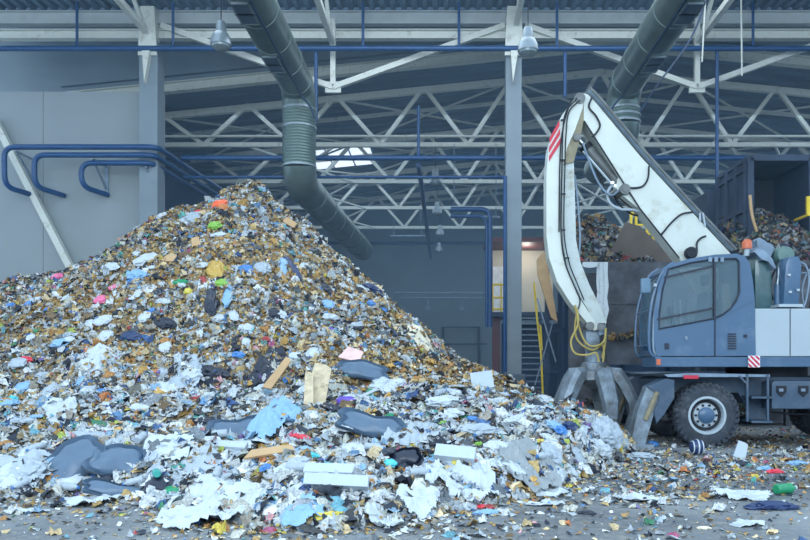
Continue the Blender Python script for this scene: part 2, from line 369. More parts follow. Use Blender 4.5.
# ------------------------------------------------------------------ ducts
def duct(sx, label, deep):
    X = sx; t = thing('ventilation_duct', (X, 23, 7), label, 'duct')
    b = MB(); b.tube((X, 12, 10), (X, 22.6, 10), .5, 28); b.build('duct_run', M_GALV, t, True)
    pts = [(X, 22.5, 10), (X, 22.85, 9.93), (X, 23.08, 9.72), (X, 23.15, 9.4), (X, 23.15, 9.3)]
    MB().path(pts, .51, 24).build('elbow', M_GALV, t, True)
    zb = 7.55 if deep else 8.9; z = 9.3; pr = []
    while z > zb: pr += [(.5, z), (.52, z - .03), (.5, z - .06)]; z -= .09
    b = MB(); b.lathe((X, 23.15, 0), pr, 28); b.build('ribbed_drop', M_FLEX, t, True)
    for zz in (9.3, 8.75 if deep else 9.1, zb): MB().lathe((X, 23.15, zz), [(.5, -.03), (.535, -.03), (.535, .03), (.5, .03)], 28).build('duct_band', M_ALU, t, True)
    for yy in (13.5, 15, 16.5, 18, 19.5, 21, 22.4): MB().lathe((X, yy, 10), [(.5, -.025), (.512, -.02), (.512, .02), (.5, .025)], 28, 'Y').build('duct_band', M_GALV, t, True)
    pts = [(X, 23.15, zb + .02), (X, 23.2, zb - .2), (X, 23.45, zb - .38), (X, 23.8, zb - .45), (X, 24.1, zb - .45)]
    MB().path(pts, .51, 24).build('elbow', M_GALV, t, True)
    y1 = 37 if deep else 27; dx = .45 if deep else 0
    b = MB(); b.tube((X, 24, zb - .45), (X + dx, y1, zb - .45), .5, 28)
    for yy in range(25, y1, 2): b.lathe((X + dx * (yy - 24) / 13, yy, zb - .45), [(.5, -.03), (.52, -.02), (.52, .02), (.5, .03)], 28, 'Y')
    b.build('duct_run', M_GALV, t, True)
    for yy in (17.2, 20.1):
        g = MB(); s = -1 if X < 0 else 1; xc = X + s * .08; zc = 9.49
        g.box((xc, yy, zc), (.5, .05, .05)); 
        for dy in (-.5, 0, .5): g.box((xc, yy + dy, zc), (.42, .05, .05))
        for dx in (-.2, .2): g.box((xc + dx, yy, zc), (.04, 1.05, .05))
        v = g.build('vent', M_ALU, t)
        MB().box((xc, yy, zc + .0), (.38, .98, .03)).build('vent_opening', M_CHAS, v)
    b = MB(); sg = 1 if X < 0 else -1; b.tube((X + sg * .2, 12, 9.48), (X + sg * .2, 22.4, 9.5), .03); b.path(smooth_path([(X + sg * .2, 22.4, 9.5), (X + sg * .45, 22.6, 9.2), (X + sg * .55, 22.7, 8.9)]), .03)
    b.build('cable', M_BLUED, t)
    return t
duct(-4.5, 'big round grey ventilation duct dropping down behind the heap peak', True)
duct(5.5, 'big round grey ventilation duct ending behind the excavator boom', False)

# ------------------------------------------------------------------ blue pipework
def pipe(pts, r, label, name='blue_pipe', m=M_BLUE, parts=None, cat='pipe'):
    b = MB(); b.path(pts, r, 10); o = b.build(name, m, None, True); return tag(o, label, cat)
pipe([(-17, 23.6, 11.40), (16.5, 23.6, 11.40)], .085, 'long blue pipe crossing the whole hall below the girders')
for px in (77, 173, 363, 459, 557, 753):
    b = MB(); p = P(px, 49, 23.6); b.tube(p, (p.x, 23.6, 12.85), .045, 8); tag(b.build('pipe_hanger', M_BLUE), 'thin blue hanger rod holding the long pipe, ' + {77: 'first one over the light wall', 173: 'just past the wall column', 363: 'beside the truss vertical', 459: 'left of the stair column', 557: 'right of the stair column', 753: 'furthest along above the bunker'}[px], 'hanger', 'blue pipe hangers')
for px, ya, yb, lb in ((316, 50, 122, 'beside the big duct'), (565, 50, 97, 'above the excavator stick'), (717, 50, 262, 'standing behind the boom'), (505, 176, 384, 'running down beside the stair column')):
    b = MB(); b.tube(P(px, ya, 23.7), P(px, yb, 23.7), .06, 8); tag(b.build('blue_pipe', M_BLUE), f'slim vertical blue pipe {lb}', 'pipe')
def corner(a, c, d, r=.25, n=5):   # rounded corner at c between a and d
    a, c, d = Vector(a), Vector(c), Vector(d); u = (a - c).normalized() * r; v = (d - c).normalized() * r
    return [c + u * (1 - t) ** 2 + v * t ** 2 for t in [i / n for i in range(n + 1)]]
def bentpipe(pts, r, label, rad=.35):
    q = [Vector(pts[0])]
    for i in range(1, len(pts) - 1): q += corner(pts[i - 1], pts[i], pts[i + 1], rad)
    q.append(Vector(pts[-1])); return pipe(q, r, label)
for i, (px, y, lb) in enumerate(((4, 147, 'outermost'), (34, 155, 'middle'), (81, 163, 'innermost'))):
    D = 23.3 + i * .12; a = P(px, 186, D); z = P(0, y, D).z
    bentpipe([(a.x + .45, 24.4, a.z - .08), (a.x + .02, D, a.z - .02), (a.x, D, z), (-8.95 - .12 * i, D, z), (-8.5 - .12 * i, 32, z)], .085, f'{lb} of the three bent blue pipes on the light wall')
    t = thing('pipe_bracket', P(55 + i * 50 - (i == 0) * 22, y + 2, 24.3), f'small grey wall bracket under the {lb} bent pipe', 'bracket')
    p = ORG[t.name]; zz = z - .12; MB().beam((p.x, 24.44, zz), (p.x, D, zz), .05, .05).beam((p.x + .0, 24.44, zz - .75), (p.x, D + .1, zz - .05), .05, .05).box((p.x, 24.42, zz - .35), (.12, .05, .95)).build('strut', M_GREY, t)
pipe([(-8.9, 25.4, 8.45), (16, 25.4, 8.45)], .09, 'blue pipe running level under the roof trusses', )
pipe([(-8.9, 25.5, 7.83), (-.2, 25.5, 7.83), (2, 25.5, 7.83)], .05, 'thinner blue pipe below the level blue pipe')
pipe([(-.9, 25.4, 10.2), (-.9, 25.4, 8.5)], .05, 'short upright blue pipe joining the level pipe')
pipe([(-.9, 25.7, 8.3), (-.9, 48, 8.3)], .09, 'dark blue pipe running deep towards the back wall')
pipe([(3, 53.85, 10.2), (-13.8, 53.85, 10.2)], .1, 'dark blue pipe low along the back wall')
for k, (z, r) in enumerate(((7.05, .09), (6.8, .06))):
    bentpipe([(.2, 27, z), (1.62 - k * .12, 27, z), (1.62 - k * .12, 27, 2.8)], r, ('upper' if k == 0 else 'lower') + ' blue pipe bending down beside the maroon door frame')
# light tubes further back
for k, (x0, x1, y, D) in enumerate(((450, 500, 217, 29.9), (390, 425, 236, 42))):
    b = MB(); b.tube(P(x0, y, D), P(x1, y, D), .05)
    for xx in (x0 + 4, x1 - 4): b.tube(P(xx, y, D), (P(xx, y, D).x, D, 10.24), .02, 6)
    tag(b.build('grey_tube', M_GREY), ['grey horizontal tube near the stair column', 'short grey tube hanging before the back wall'][k], 'tube')
# left white diagonal brace
b = MB(); b.beam(P(-6, 118, 24.2), P(78, 282, 24.2), .22, .2); tag(b.build('diagonal_brace', M_WHITE), 'white diagonal brace leaning on the light grey wall', 'brace')
# hanging white ropes by the right duct
for k, (x0, y0, x1, y1) in enumerate(((741, 0, 742, 76), (706, 0, 702, 62))):
    b = MB(); b.tube(P(x0, y0 - 12, 22), P(x1, y1, 22), .025, 6); tag(b.build('hanging_cord', M_WHITE), ['white cord hanging above the right bunker', 'white cord hanging beside the right duct'][k], 'cord')
b = MB(); b.path(smooth_path([P(708, -5, 22), P(690, 40, 22), P(655, 88, 22), P(640, 112, 22)]), .03, 6); tag(b.build('dark_cable', M_BLUED), 'dark cable slanting down past the right duct', 'cable')

# ------------------------------------------------------------------ bell lamps
def make_lamp(label, loc, L=3.6):
    t = thing('bell_lamp', loc, label, 'lamp', 'bell lamps under the roof')
    c = Vector(loc)
    MB().lathe(c, [(.02, .42), (.09, .42), (.115, .36), (.115, .2), (.12, .17)], 20).build('lamp_housing', M_ALU, t, True)
    MB().lathe(c, [(.1, .2), (.17, .14), (.225, .03), (.24, -.12), (.235, -.125), (.21, .02), (.15, .12)], 24).build('lamp_shade', M_ALU, t, True)
    MB().lathe(c, [(.225, -.1), (.21, -.17), (.13, -.22), (.03, -.24)], 20).build('lamp_glass', M_LAMPG, t, True)
    MB().tube(c + Vector((0, 0, .4)), c + Vector((0, 0, L)), .012, 6).build('cord', M_BLACK, t)
    return t
l0 = make_lamp('bell lamp hanging beside the long duct over the heap', P(221, 40, 17.2), 3.9)
dup(l0, P(528, 46, 17.2), 'bell lamp hanging in front of the stair column')
l1 = make_lamp('bell lamp highest of the distant row before the back wall', (-.38, 30, 8.85), 1.7)
for D, lb in ((36, 'second highest'), (42, 'third highest'), (48, 'lowest')): dup(l1, (-.38 + (D == 42) * .1, D, 8.85), f'bell lamp {lb} of the distant row before the back wall')

# ------------------------------------------------------------------ back wall rails
for k, (x0, x1, y, r) in enumerate(((395, 488, 293, .05), (400, 488, 298, .04))):
    b = MB(); b.tube(P(x0, y, 50), P(x1, y, 50), r + .02)
    if k == 1:
        for xx in (428, 462): b.tube(P(xx, 298, 50), P(xx, 306, 50), .03); b.box(P(xx, 308, 50), (.3, .2, .2))
    tag(b.build('wall_rail', M_GREY), ['upper pale rail along the back wall', 'lower pale rail with two small fittings'][k], 'rail')
b = MB(); b.path([P(443, 410, 53.7) + Vector((0, 0, 0)), P(443, 327, 53.7), P(479, 327, 53.7), P(479, 386, 53.7)], .1, 6); b.tube(P(443, 344, 53.7), P(487, 344, 53.7), .05); struct(b.build('door_1', M_BLUED), 'dark framed gate outline on the back wall', 'door')

# ------------------------------------------------------------------ stair and room
t = thing('metal_staircase', P(533, 404, 27), 'steep metal staircase rising behind the concrete column', 'staircase')
X0, X1 = P(518, 0, 28).x, P(541, 0, 28).x
for k in range(15):
    z = .2 + k * .215; y = 26.6 + k * .13
    MB().box(((X0 + X1) / 2, y, z), (X1 - X0, .24, .05)).build('step', M_GREY, t)
for x in (X0 - .03, X1 + .03): MB().beam((x, 26.4, 0), (x, 28.6, 3.4), .05, .25).build('stringer', M_BLUED, t)
hb = MB(); hb.path([P(534, 283, 28.4), P(537, 318, 27.4), P(541, 352, 26.8), P(543, 397, 26.3)], .04, 8); hb.path([P(538, 325, 27.2), P(540.5, 326, 27.1), P(542, 350, 26.9)], .035, 8)
hb.build('handrail', M_YEL, t)
t = thing('upper_room', P(515, 312, 29), 'cream walled upper room with a maroon door frame above the stairs', 'room')
z0 = P(0, 312, 29).z; z1 = P(0, 243, 29).z; xa, xb = P(490, 0, 29).x, P(560, 0, 29).x
MB().box(((xa + xb) / 2, 31, (z0 + z1) / 2), (xb - xa, .15, z1 - z0)).build('room_wall', M_CREAM, t)
MB().box(((xa + xb) / 2, 30, z0 - .1), (xb - xa, 2.4, .18)).build('platform', M_BLUED, t)
MB().box(((xa + xb) / 2, 29.9, z1 + .1), (xb - xa + .3, 2.2, .18)).build('room_roof', M_MAROON, t)
MB().box((xa + .05, 29.3, (z0 + z1) / 2), (.14, .14, z1 - z0)).box((xa + .25, 29.2, 1.7), (.3, .2, 3.3)).build('post', M_MAROON, t)
MB().box((xa + .55, 30.85, z0 + 1.0), (.7, .06, 2.0)).build('door', mat('white_door', (225, 228, 230), .5), t)
rb = MB(); 
for x in (xa + .1, xa + .42): rb.tube((x, 28.9, z0), (x, 28.9, z0 + 1.05), .03)
for z in (z0 + 1.05, z0 + .55, z0 + .1): rb.tube((xa - .05, 28.9, z), (xa + .5, 28.9, z), .04)
rb.build('guard_rail', M_YEL, t)
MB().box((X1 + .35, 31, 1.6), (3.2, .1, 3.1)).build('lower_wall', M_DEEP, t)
b = MB(); b.prism(pp([(536.5, 260), (541, 254), (545, 253), (555, 310), (557, 322), (551, 318), (537, 274)], 20.7), 20.6, 20.7); tag(b.build('leaning_board', M_CARDB), 'tan board leaning upright between stairs and excavator stick', 'board')
t = thing('steel_gantry', P(555, 385, 21), 'blue steel post gantry standing between stairs and bunker', 'frame')
for x in (547, 560, 566): MB().beam(P(x, 250, 21), P(x, 414, 21), .12, .12).build('post', M_BLUED, t)
for y in (268, 330, 371): MB().beam(P(545, y, 21), P(570, y, 21), .1, .1).build('rail', M_BLUED, t)
MB().beam(P(537, 298, 20.8), P(556, 362, 20.8), .04, .04).beam(P(554, 318, 20.8), P(535, 385, 20.8), .03, .03).build('cross_tie', M_GREY, t)
rl = bpy.data.lights.new('room_lamp', 'POINT'); rl.energy = 30; rl.color = (1, .96, .88); rl.shadow_soft_size = .2
ro = bpy.data.objects.new('room_lamp', rl); COL.objects.link(ro); ro.location = (xa + 1.5, 29.9, z1 - .3)
# base block of the stair column
t = thing('column_guard', P(512, 400, 23.4), 'grey guard block with yellow marks at the foot of the stair column', 'guard block')
MB().box(P(512, 390, 23.45), (.85, .4, 1.0), bev=.04).build('block', M_CHAS, t)
for dx in (-.26, .18): MB().box(P(512, 389, 23.2) + Vector((dx, .02, .12)), (.2, .06, .13)).build('yellow_mark', M_YEL, t)

# ------------------------------------------------------------------ bunkers on the right
t = thing('trash_bunker', P(650, 427, 17.6), 'dark steel bunker wall standing behind the excavator cab', 'bunker')
zt = P(0, 262, 17.6).z
xa, xm, xb = P(573, 0, 17.6).x, P(607, 0, 17.6).x, P(790, 0, 17.6).x
MB().box(((xm + xb) / 2, 17.7, (.95 + zt) / 2 + .25), (xb - xm, .2, zt - 1.45)).build('front_plate', M_RUST, t)
MB().box(((xm + xb) / 2, 17.62, 2.9), (xb - xm, .08, .08)).build('ledge', M_RUST, t)
MB().box(((xa + xm) / 2, 18.2, zt / 2 - .1), (xm - xa, .2, zt - .2)).build('side_plate', M_RUST, t)
MB().ibeam((xm - .2, 17.45, 1.15), (xb, 17.45, 1.15), .35, .28).build('lower_beam', M_CHAS, t)
MB().box(((xm + xb) / 2, 18.6, .5), (xb - xm, .2, 1)).build('base_plate', M_BLACK, t)
for x in (xm, (xm + xb) / 2, xb): MB().box((x, 17.75, zt / 2), (.12, .15, zt)).build('post', M_RUST, t)
b = MB(); b.prism(pp([(626, 222), (640, 226), (676, 262), (650, 262), (605, 262), (612, 250)], 18.3), 18.3, 18.45); tag(b.build('chute_plate', M_RUST2), 'brown sloping steel chute plate above the bunker wall', 'chute')
# torn plastic strips over the corner post
t = thing('torn_plastic_strip', P(600, 262, 17.3), 'pale torn plastic strips hanging on the bunker corner', 'plastic strip')
for k, (x0, x1, ye) in enumerate(((597, 600, 312), (600, 606, 331), (604, 608, 322), (583, 597, 268))):
    ps = [(x0, 262)] + [(x0 + random.uniform(-.8, .8), 262 + (ye - 262) * i / 5) for i in range(1, 5)] + [((x0 + x1) / 2, ye)] + [(x1 + random.uniform(-1, 1), 262 + (ye - 262) * i / 5) for i in range(4, 0, -1)] + [(x1, 262)]
    MB().prism(pp(ps, 17.3 - k * .03), 17.3 - k * .03, 17.32 - k * .03).build('strip', mat('torn_white_plastic', (205, 214, 218), .5, var=.1, dirt=(150, 156, 160), dirt_amt=.4, dscale=6), t)
# yellow railing platform
t = thing('yellow_railing', P(642, 242, 22), 'yellow safety railing on the platform seen under the boom', 'railing')
for x in (631, 636, 647, 653): MB().beam(P(x, 213 if x < 640 else 224, 22), P(x, 242, 22), .07, .07).build('post', M_YEL, t)
for y, x0, x1 in ((213, 631, 636), (225, 636, 653), (234, 631, 653)): MB().beam(P(x0, y, 22), P(x1, y, 22), .06, .06).build('rail', M_YEL, t)
MB().box(P(645, 247, 22), (1.6, .8, .12)).build('platform', M_BLUED, t)
for x in (622, 668): MB().beam(P(x, 248, 22), (P(x, 0, 22).x, 22, 0), .12, .12).build('support_leg', M_BLUED, t)
# container
t = thing('waste_container', P(775, 427, 20), 'tall open steel container full of trash behind the engine', 'container')
xL, xR, zt = 8.13, 9.75, 6.95
MB().box((xL, 21.1, zt / 2), (.1, 2.2, zt)).build('side_wall', M_BOXST, t)
for k in range(4): MB().box((xL - .08, 20.1 + k * .65, zt / 2), (.12, .1, zt)).build('rib', M_BOXST, t)
for z in (6.7, 5.6, 4.5, 3.4): MB().box((xL - .08, 21.1, z), (.1, 2.2, .1)).build('rib', M_BOXST, t)
MB().box((xR, 21.1, zt / 2), (.1, 2.2, zt)).build('side_wall', M_BOXST, t)
MB().box(((xL + xR) / 2, 22.2, zt / 2), (xR - xL, .1, zt)).build('rear_wall', M_BLACK, t)
MB().box(((xL + xR) / 2, 21.1, zt), (xR - xL + .2, 2.3, .1)).build('top_plate', M_BOXST, t)
MB().box((xL, 19.98, zt / 2), (.16, .12, zt)).box((xR, 19.98, zt / 2), (.16, .12, zt)).box(((xL + xR) / 2, 19.98, zt), (xR - xL, .12, .16)).build('front_frame', M_BOXST, t)
b = MB(); b.path(smooth_path([P(750, 195, 19.8), P(752, 215, 19.8), P(757, 232, 19.8)]), .04, 6); tag(b.build('bent_rod', M_CARDB), 'pale bent rod leaning at the container mouth', 'rod')
b = MB(); b.box((10.6, 20.6, 3.1), (1.2, 1.4, 6.2)); tag(b.build('dark_cabinet', M_BOXST), 'dark steel housing standing to the right of the container', 'housing')
b = MB(); b.box(P(808, 206, 19.7), (.08, .08, .5)); b.box(P(808, 215, 19.7) + Vector((0, .35, 0)), (.06, .8, .06)); tag(b.build('yellow_post', M_YEL), 'short yellow post at the right of the container', 'post')
b = MB(); b.box((15, 23, 3.4), (14, .2, 6.8)); b.box((8.2, 24.5, 3.4), (.2, 3, 6.8)); struct(b.build('wall_bunker', M_BOXST), 'dark wall beyond the trash container', 'wall')
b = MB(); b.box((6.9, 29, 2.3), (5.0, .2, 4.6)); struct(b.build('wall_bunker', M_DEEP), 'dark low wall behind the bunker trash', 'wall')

# thin dust haze filling the hall
hz = bpy.data.materials.new('dust_haze'); hz.use_nodes = True; nt = hz.node_tree; nt.nodes.remove(nt.nodes['Principled BSDF'])
vs = nt.nodes.new('ShaderNodeVolumeScatter'); vs.inputs['Color'].default_value = (.45, .72, 1, 1); vs.inputs['Density'].default_value = .006; vs.inputs['Anisotropy'].default_value = 0
nt.links.new(vs.outputs[0], nt.nodes['Material Output'].inputs['Volume'])
b = MB(); b.box((5, 33.4, 6.45), (34, 40.8, 12.7)); tag(b.build('haze', hz), 'thin bluish dust haze filling the hall', 'haze', kind='stuff')

# ------------------------------------------------------------------ litter and heap surface
def vnoise(x, y, s, seed=0):
    r = np.random.default_rng(seed); T = r.random((64, 64)); u = np.asarray(x) * s; v = np.asarray(y) * s
    i = np.floor(u).astype(int); j = np.floor(v).astype(int); fu = u - i; fv = v - j; fu = fu * fu * (3 - 2 * fu); fv = fv * fv * (3 - 2 * fv)
    a = T[i % 64, j % 64]; b_ = T[(i + 1) % 64, j % 64]; c = T[i % 64, (j + 1) % 64]; d = T[(i + 1) % 64, (j + 1) % 64]
    return (a * (1 - fu) + b_ * fu) * (1 - fv) + (c * (1 - fu) + d * fu) * fv
RX = [-14, -10.1, -8.5, -7.14, -6.35, -5.6, -5.0, -4.2, -3.45, -2.6, -1.93, -1.25, -.57, .11, .8, 1.47, 2.6, 3.5, 4.2]
RZ = [2.9, 3.2, 3.6, 4.45, 4.85, 5.2, 5.4, 5.4, 4.95, 4.06, 3.52, 2.98, 2.36, 1.7, 1.12, .72, .5, .05, 0]
TX = [-14, -10, -6, -4.75, -4, -2.3, -1.2, -.4, .56, 1.3, 2.1, 3.1, 3.4, 4]
TY = [9.5, 8.8, 8.1, 7.8, 8.2, 7.1, 6.3, 6.8, 7.7, 8.6, 10.2, 12.2, 13.5, 15]
AX = [-14, 1.4, 2.0, 2.7, 3.3, 3.8]; AZ = [.95, .95, .82, .45, .1, 0]
def hgt(X, Y, detail=True):
    X = np.asarray(X, float); Y = np.asarray(Y, float)
    Pz = np.interp(X, RX, RZ); toe = np.interp(X, TX, TY); A = np.interp(X, AX, AZ)
    ys = 12.0; u = np.clip((Y - toe) / np.maximum(ys - toe, .5), 0, 1)
    ap = A * (.25 * np.clip(u * 5, 0, 1) + .75 * u ** 1.1)
    v = np.clip((Y - ys) / (17 - ys), 0, 1)
    m = ap + np.maximum(Pz - A, 0) * (v * .9 + .1 * np.sin(v * PI / 2))
    m = np.where((Pz < A), ap * (1 - v) + Pz * v, m)
    back = np.clip((Y - 17.4) / 5.6, 0, 1); m = m * (1 - back)
    if detail:
        e = np.clip(m / .5, 0, 1)
        m = m + e * ((vnoise(X, Y, .9, 1) - .5) * .42 + (vnoise(X + 7, Y, 2.3, 2) - .5) * .24) + np.clip(m / .2, 0, 1) * (vnoise(X, Y, 6, 3) - .5) * .10
    return np.where(Y < toe, -.02, np.maximum(m, -.02))
def hit(px, py, ymin=5.0, ymax=22.):
    Y = np.linspace(ymin, ymax, 1700); X = (px - VX) * Y / F; Z = EYE + (VY - py) * Y / F
    H = np.maximum(hgt(X, Y), 0); k = np.argmax(Z <= H)
    if Z[k] > H[k]: k = len(Y) - 1
    return Vector((X[k], Y[k], H[k]))
def nrm(X, Y):
    e = .12; dx = (hgt(X + e, Y, False) - hgt(X - e, Y, False)) / (2 * e); dy = (hgt(X, Y + e, False) - hgt(X, Y - e, False)) / (2 * e)
    n = np.stack([-dx, -dy, np.ones_like(dx)], -1); return n / np.linalg.norm(n, axis=-1, keepdims=True)
PAL = {  # sRGB perceived colours of the scraps
  'organic': [(196, 168, 112), (176, 146, 94), (214, 192, 148), (150, 128, 92), (204, 162, 92), (126, 106, 80), (182, 134, 80), (226, 206, 166), (168, 138, 84)],
  'pale': [(208, 214, 218), (190, 200, 206), (220, 226, 230), (176, 188, 196), (200, 202, 192)],
 'grey': [(150, 158, 164), (122, 132, 140), (176, 180, 178), (104, 112, 118), (160, 154, 142)],
 'dark': [(40, 50, 64), (58, 66, 78), (30, 38, 54), (70, 72, 74)],
  'blue': [(104, 146, 186), (76, 112, 160), (140, 174, 200), (64, 90, 138), (112, 170, 186)],
  'vivid': [(190, 84, 84), (206, 186, 84), (74, 142, 108), (206, 132, 84), (180, 96, 130), (122, 104, 160), (170, 186, 90), (90, 168, 160), (212, 160, 164)]}
KEYS = list(PAL)
def colours(n, wts):
    ws = np.asarray(wts, float); ws = ws / ws.sum(-1, keepdims=True)
    if ws.ndim == 1: ws = np.tile(ws, (n, 1))
    cum = np.cumsum(ws, 1); r = rng.random((n, 1)); k = (r > cum).sum(1).clip(0, 5)
    out = np.zeros((n, 3)); 
    for i, key in enumerate(KEYS):
        pal = np.array([lin(c) for c in PAL[key]]); sel = k == i
        out[sel] = pal[rng.integers(0, len(pal), sel.sum())]
    return np.clip(out * rng.uniform(.75, 1.15, (n, 1)), 0, .95)
ICO = bmesh.new(); bmesh.ops.create_icosphere(ICO, subdivisions=2, radius=1); ICO.verts.ensure_lookup_table()
IV = np.array([v.co[:] for v in ICO.verts]); IF_ = np.array([[v.index for v in f.verts] for f in ICO.faces]); ICO.free()
def frames(N):
    r = rng.normal(size=N.shape); a = np.cross(N, r); a /= np.linalg.norm(a, axis=1, keepdims=True); return a, np.cross(N, a)
def flakes(C, N, size, tilt=.5):
    n = len(C); Nn = N + rng.normal(size=(n, 3)) * tilt; Nn /= np.linalg.norm(Nn, axis=1, keepdims=True)
    a, b_ = frames(Nn); K = 6; ang = np.linspace(0, 2 * PI, K, endpoint=False)
    asp = rng.uniform(.35, 1, (n, 1)); rad = size[:, None] * rng.uniform(.55, 1.25, (n, K))
    off = rng.normal(size=(n, K)) * size[:, None] * .28
    ring = C[:, None] + a[:, None] * (np.cos(ang) * rad)[..., None] + b_[:, None] * (np.sin(ang) * rad * asp)[..., None] + Nn[:, None] * off[..., None]
    cen = C + Nn * (size * rng.uniform(-.1, .5, n))[:, None]
    V = np.concatenate([ring, cen[:, None]], 1).reshape(-1, 3)
    base = (np.arange(n) * (K + 1))[:, None, None]; f = np.array([[i, (i + 1) % K, K] for i in range(K)])[None]
    return V, (base + f).reshape(-1, 3), np.repeat(np.arange(n), K + 1)
def crumples(C, N, size, jag=1.):
    n = len(C); Nn = N + rng.normal(size=(n, 3)) * .35; Nn /= np.linalg.norm(Nn, axis=1, keepdims=True); a, b_ = frames(Nn); K = 10
    ang = np.linspace(0, 2 * PI, K, endpoint=False); asp = rng.uniform(.4, 1, (n, 1)); out = []
    for r, o in ((.33, .38), (.66, .36), (1, .22)):
        rad = size[:, None] * r * rng.uniform(.7, 1.3, (n, K)); off = (rng.normal(size=(n, K)) * o * jag + (1 - r) * .45) * size[:, None]
        out.append(C[:, None] + a[:, None] * (np.cos(ang) * rad)[..., None] + b_[:, None] * (np.sin(ang) * rad * asp)[..., None] + Nn[:, None] * off[..., None])
    out.append((C + Nn * (size * .4)[:, None])[:, None]); V = np.concatenate(out, 1); k = 3 * K + 1; f = []
    for i in range(K):
        j = (i + 1) % K; f.append([i, j, 3 * K])
        for q in (0, K): f += [[q + i, q + K + i, q + K + j], [q + i, q + K + j, q + j]]
    base = (np.arange(n) * k)[:, None, None]
    return V.reshape(-1, 3), (base + np.array(f)[None]).reshape(-1, 3), np.repeat(np.arange(n), k)
def blobs(C, N, size):
    n = len(C); a, b_ = frames(N + rng.normal(size=(n, 3)) * .3); c = np.cross(a, b_); k = len(IV)
    j = rng.uniform(.62, 1.3, (n, k, 1)); v = IV[None] * j * size[:, None, None] * rng.uniform(.5, 1.1, (n, 1, 3)) * np.array([1, 1, .6])
    V = C[:, None] + v[..., 0:1] * a[:, None] + v[..., 1:2] * b_[:, None] + v[..., 2:3] * c[:, None]
    base = (np.arange(n) * k)[:, None, None]
    return V.reshape(-1, 3), (base + IF_[None]).reshape(-1, 3), np.repeat(np.arange(n), k)
def raw_object(name, chunks, m, label, cat):
    V = np.concatenate([c[0] for c in chunks]); off = np.cumsum([0] + [len(c[0]) for c in chunks])
    T = np.concatenate([c[1] + o for c, o in zip(chunks, off)]); Cc = np.concatenate([c[2] for c in chunks])
    me = bpy.data.meshes.new(name); me.vertices.add(len(V)); me.vertices.foreach_set('co', V.astype(np.float32).ravel())
    me.loops.add(len(T) * 3); me.loops.foreach_set('vertex_index', T.astype(np.int32).ravel())
    me.polygons.add(len(T)); me.polygons.foreach_set('loop_start', np.arange(len(T), dtype=np.int32) * 3); me.update(calc_edges=True)
    at = me.color_attributes.new('tint', 'FLOAT_COLOR', 'POINT'); at.data.foreach_set('color', np.c_[Cc, np.ones(len(Cc))].astype(np.float32).ravel())
    me.materials.append(m); o = bpy.data.objects.new(name, me); COL.objects.link(o); return tag(o, label, cat, kind='stuff')
M_LIT = attr_mat('mixed_litter')
def mkw(n, x, y, z):   # palette weights over the heap
    om = vnoise(x, y + z, .55, 21); o2 = vnoise(x + 30, y + z, 1.3, 22); upper = np.clip((y - 11.0) / 2.0, 0, 1)
    org = (.42 + 1.3 * np.clip((om - .35) * 2.5, 0, 1)) * (.45 + .75 * upper)
    pale = (.30 + .5 * o2) * (1.5 - .9 * upper)
    return np.stack([org * 1.25, pale, .25 + 0 * x, .14 + .10 * o2, .10 + 0 * x, .05 + 0 * x], -1)
def grid_base():
    xs = np.linspace(-13.5, 4, 260); ys = np.concatenate([np.linspace(5.8, 18, 240), np.linspace(18.1, 23, 40)]); X, Y = np.meshgrid(xs, ys); Z = hgt(X, Y) - .02
    Z = np.where(Z <= -.03, -.12, Z)
    V = np.stack([X, Y, Z], -1).reshape(-1, 3); nx = len(xs); i, j = np.meshgrid(np.arange(nx - 1), np.arange(len(ys) - 1)); q = (j * nx + i).ravel()
    keep = np.maximum.reduce([V[q, 2], V[q + 1, 2], V[q + nx, 2], V[q + nx + 1, 2]]) > -.1; q = q[keep]
    T = np.concatenate([np.stack([q, q + 1, q + nx + 1], 1), np.stack([q, q + nx + 1, q + nx], 1)])
    n = len(V); c = colours(n, mkw(n, V[:, 0], V[:, 1], V[:, 2]) * np.array([1.8, .6, .8, .6, .4, .3])) * .85
    return V, T, c
def scatter(n, x0, x1, y0, y1, dens=None):
    x = rng.uniform(x0, x1, n * 3); y = rng.uniform(y0, y1, n * 3); 
    ok = (hgt(x, y) > .02)
    if dens is not None: ok &= rng.random(len(x)) < dens(x, y)
    x, y = x[ok][:n], y[ok][:n]; return x, y
def heap():
    ch = [grid_base()]
    def vis(x, y): px = VX + x * F / y; return ((px > -40) & (px < 850)) * 1.0
    x, y = scatter(150000, -12, 3.9, 6, 18.6, vis); z = hgt(x, y); N = nrm(x, y); s = np.exp(rng.normal(-3.72, .5, len(x))).clip(.01, .13)
    V, T, k = flakes(np.stack([x, y, z + s * .4], 1), N, s); c = colours(len(x), mkw(len(x), x, y, z)) * .86; ch.append((V, T, c[k]))
    x, y = scatter(9000, -12, 3.6, 6.5, 18, vis); z = hgt(x, y); N = nrm(x, y); s = np.exp(rng.normal(-2.65, .3, len(x))).clip(.04, .13)
    V, T, k = crumples(np.stack([x, y, z], 1), N, s); c = colours(len(x), mkw(len(x), x, y, z) * np.array([.35, 1.4, 1, 1.2, 1.2, 1.1])); ch.append((V, T, c[k]))
    x, y = scatter(2600, -10, 3.3, 6.3, 12.4, vis); z = hgt(x, y); N = nrm(x, y); s = np.exp(rng.normal(-2.3, .35, len(x))).clip(.05, .2)
    V, T, k = crumples(np.stack([x, y, z - s * .12], 1), N, s, .5); c = colours(len(x), np.tile([.2, 1.5, .45, .48, .4, .09], (len(x), 1))); ch.append((V, T, c[k]))
    raw_object('trash_heap', ch, M_LIT, 'huge mixed heap of loose brown, white and coloured household trash scraps', 'trash heap')
heap()
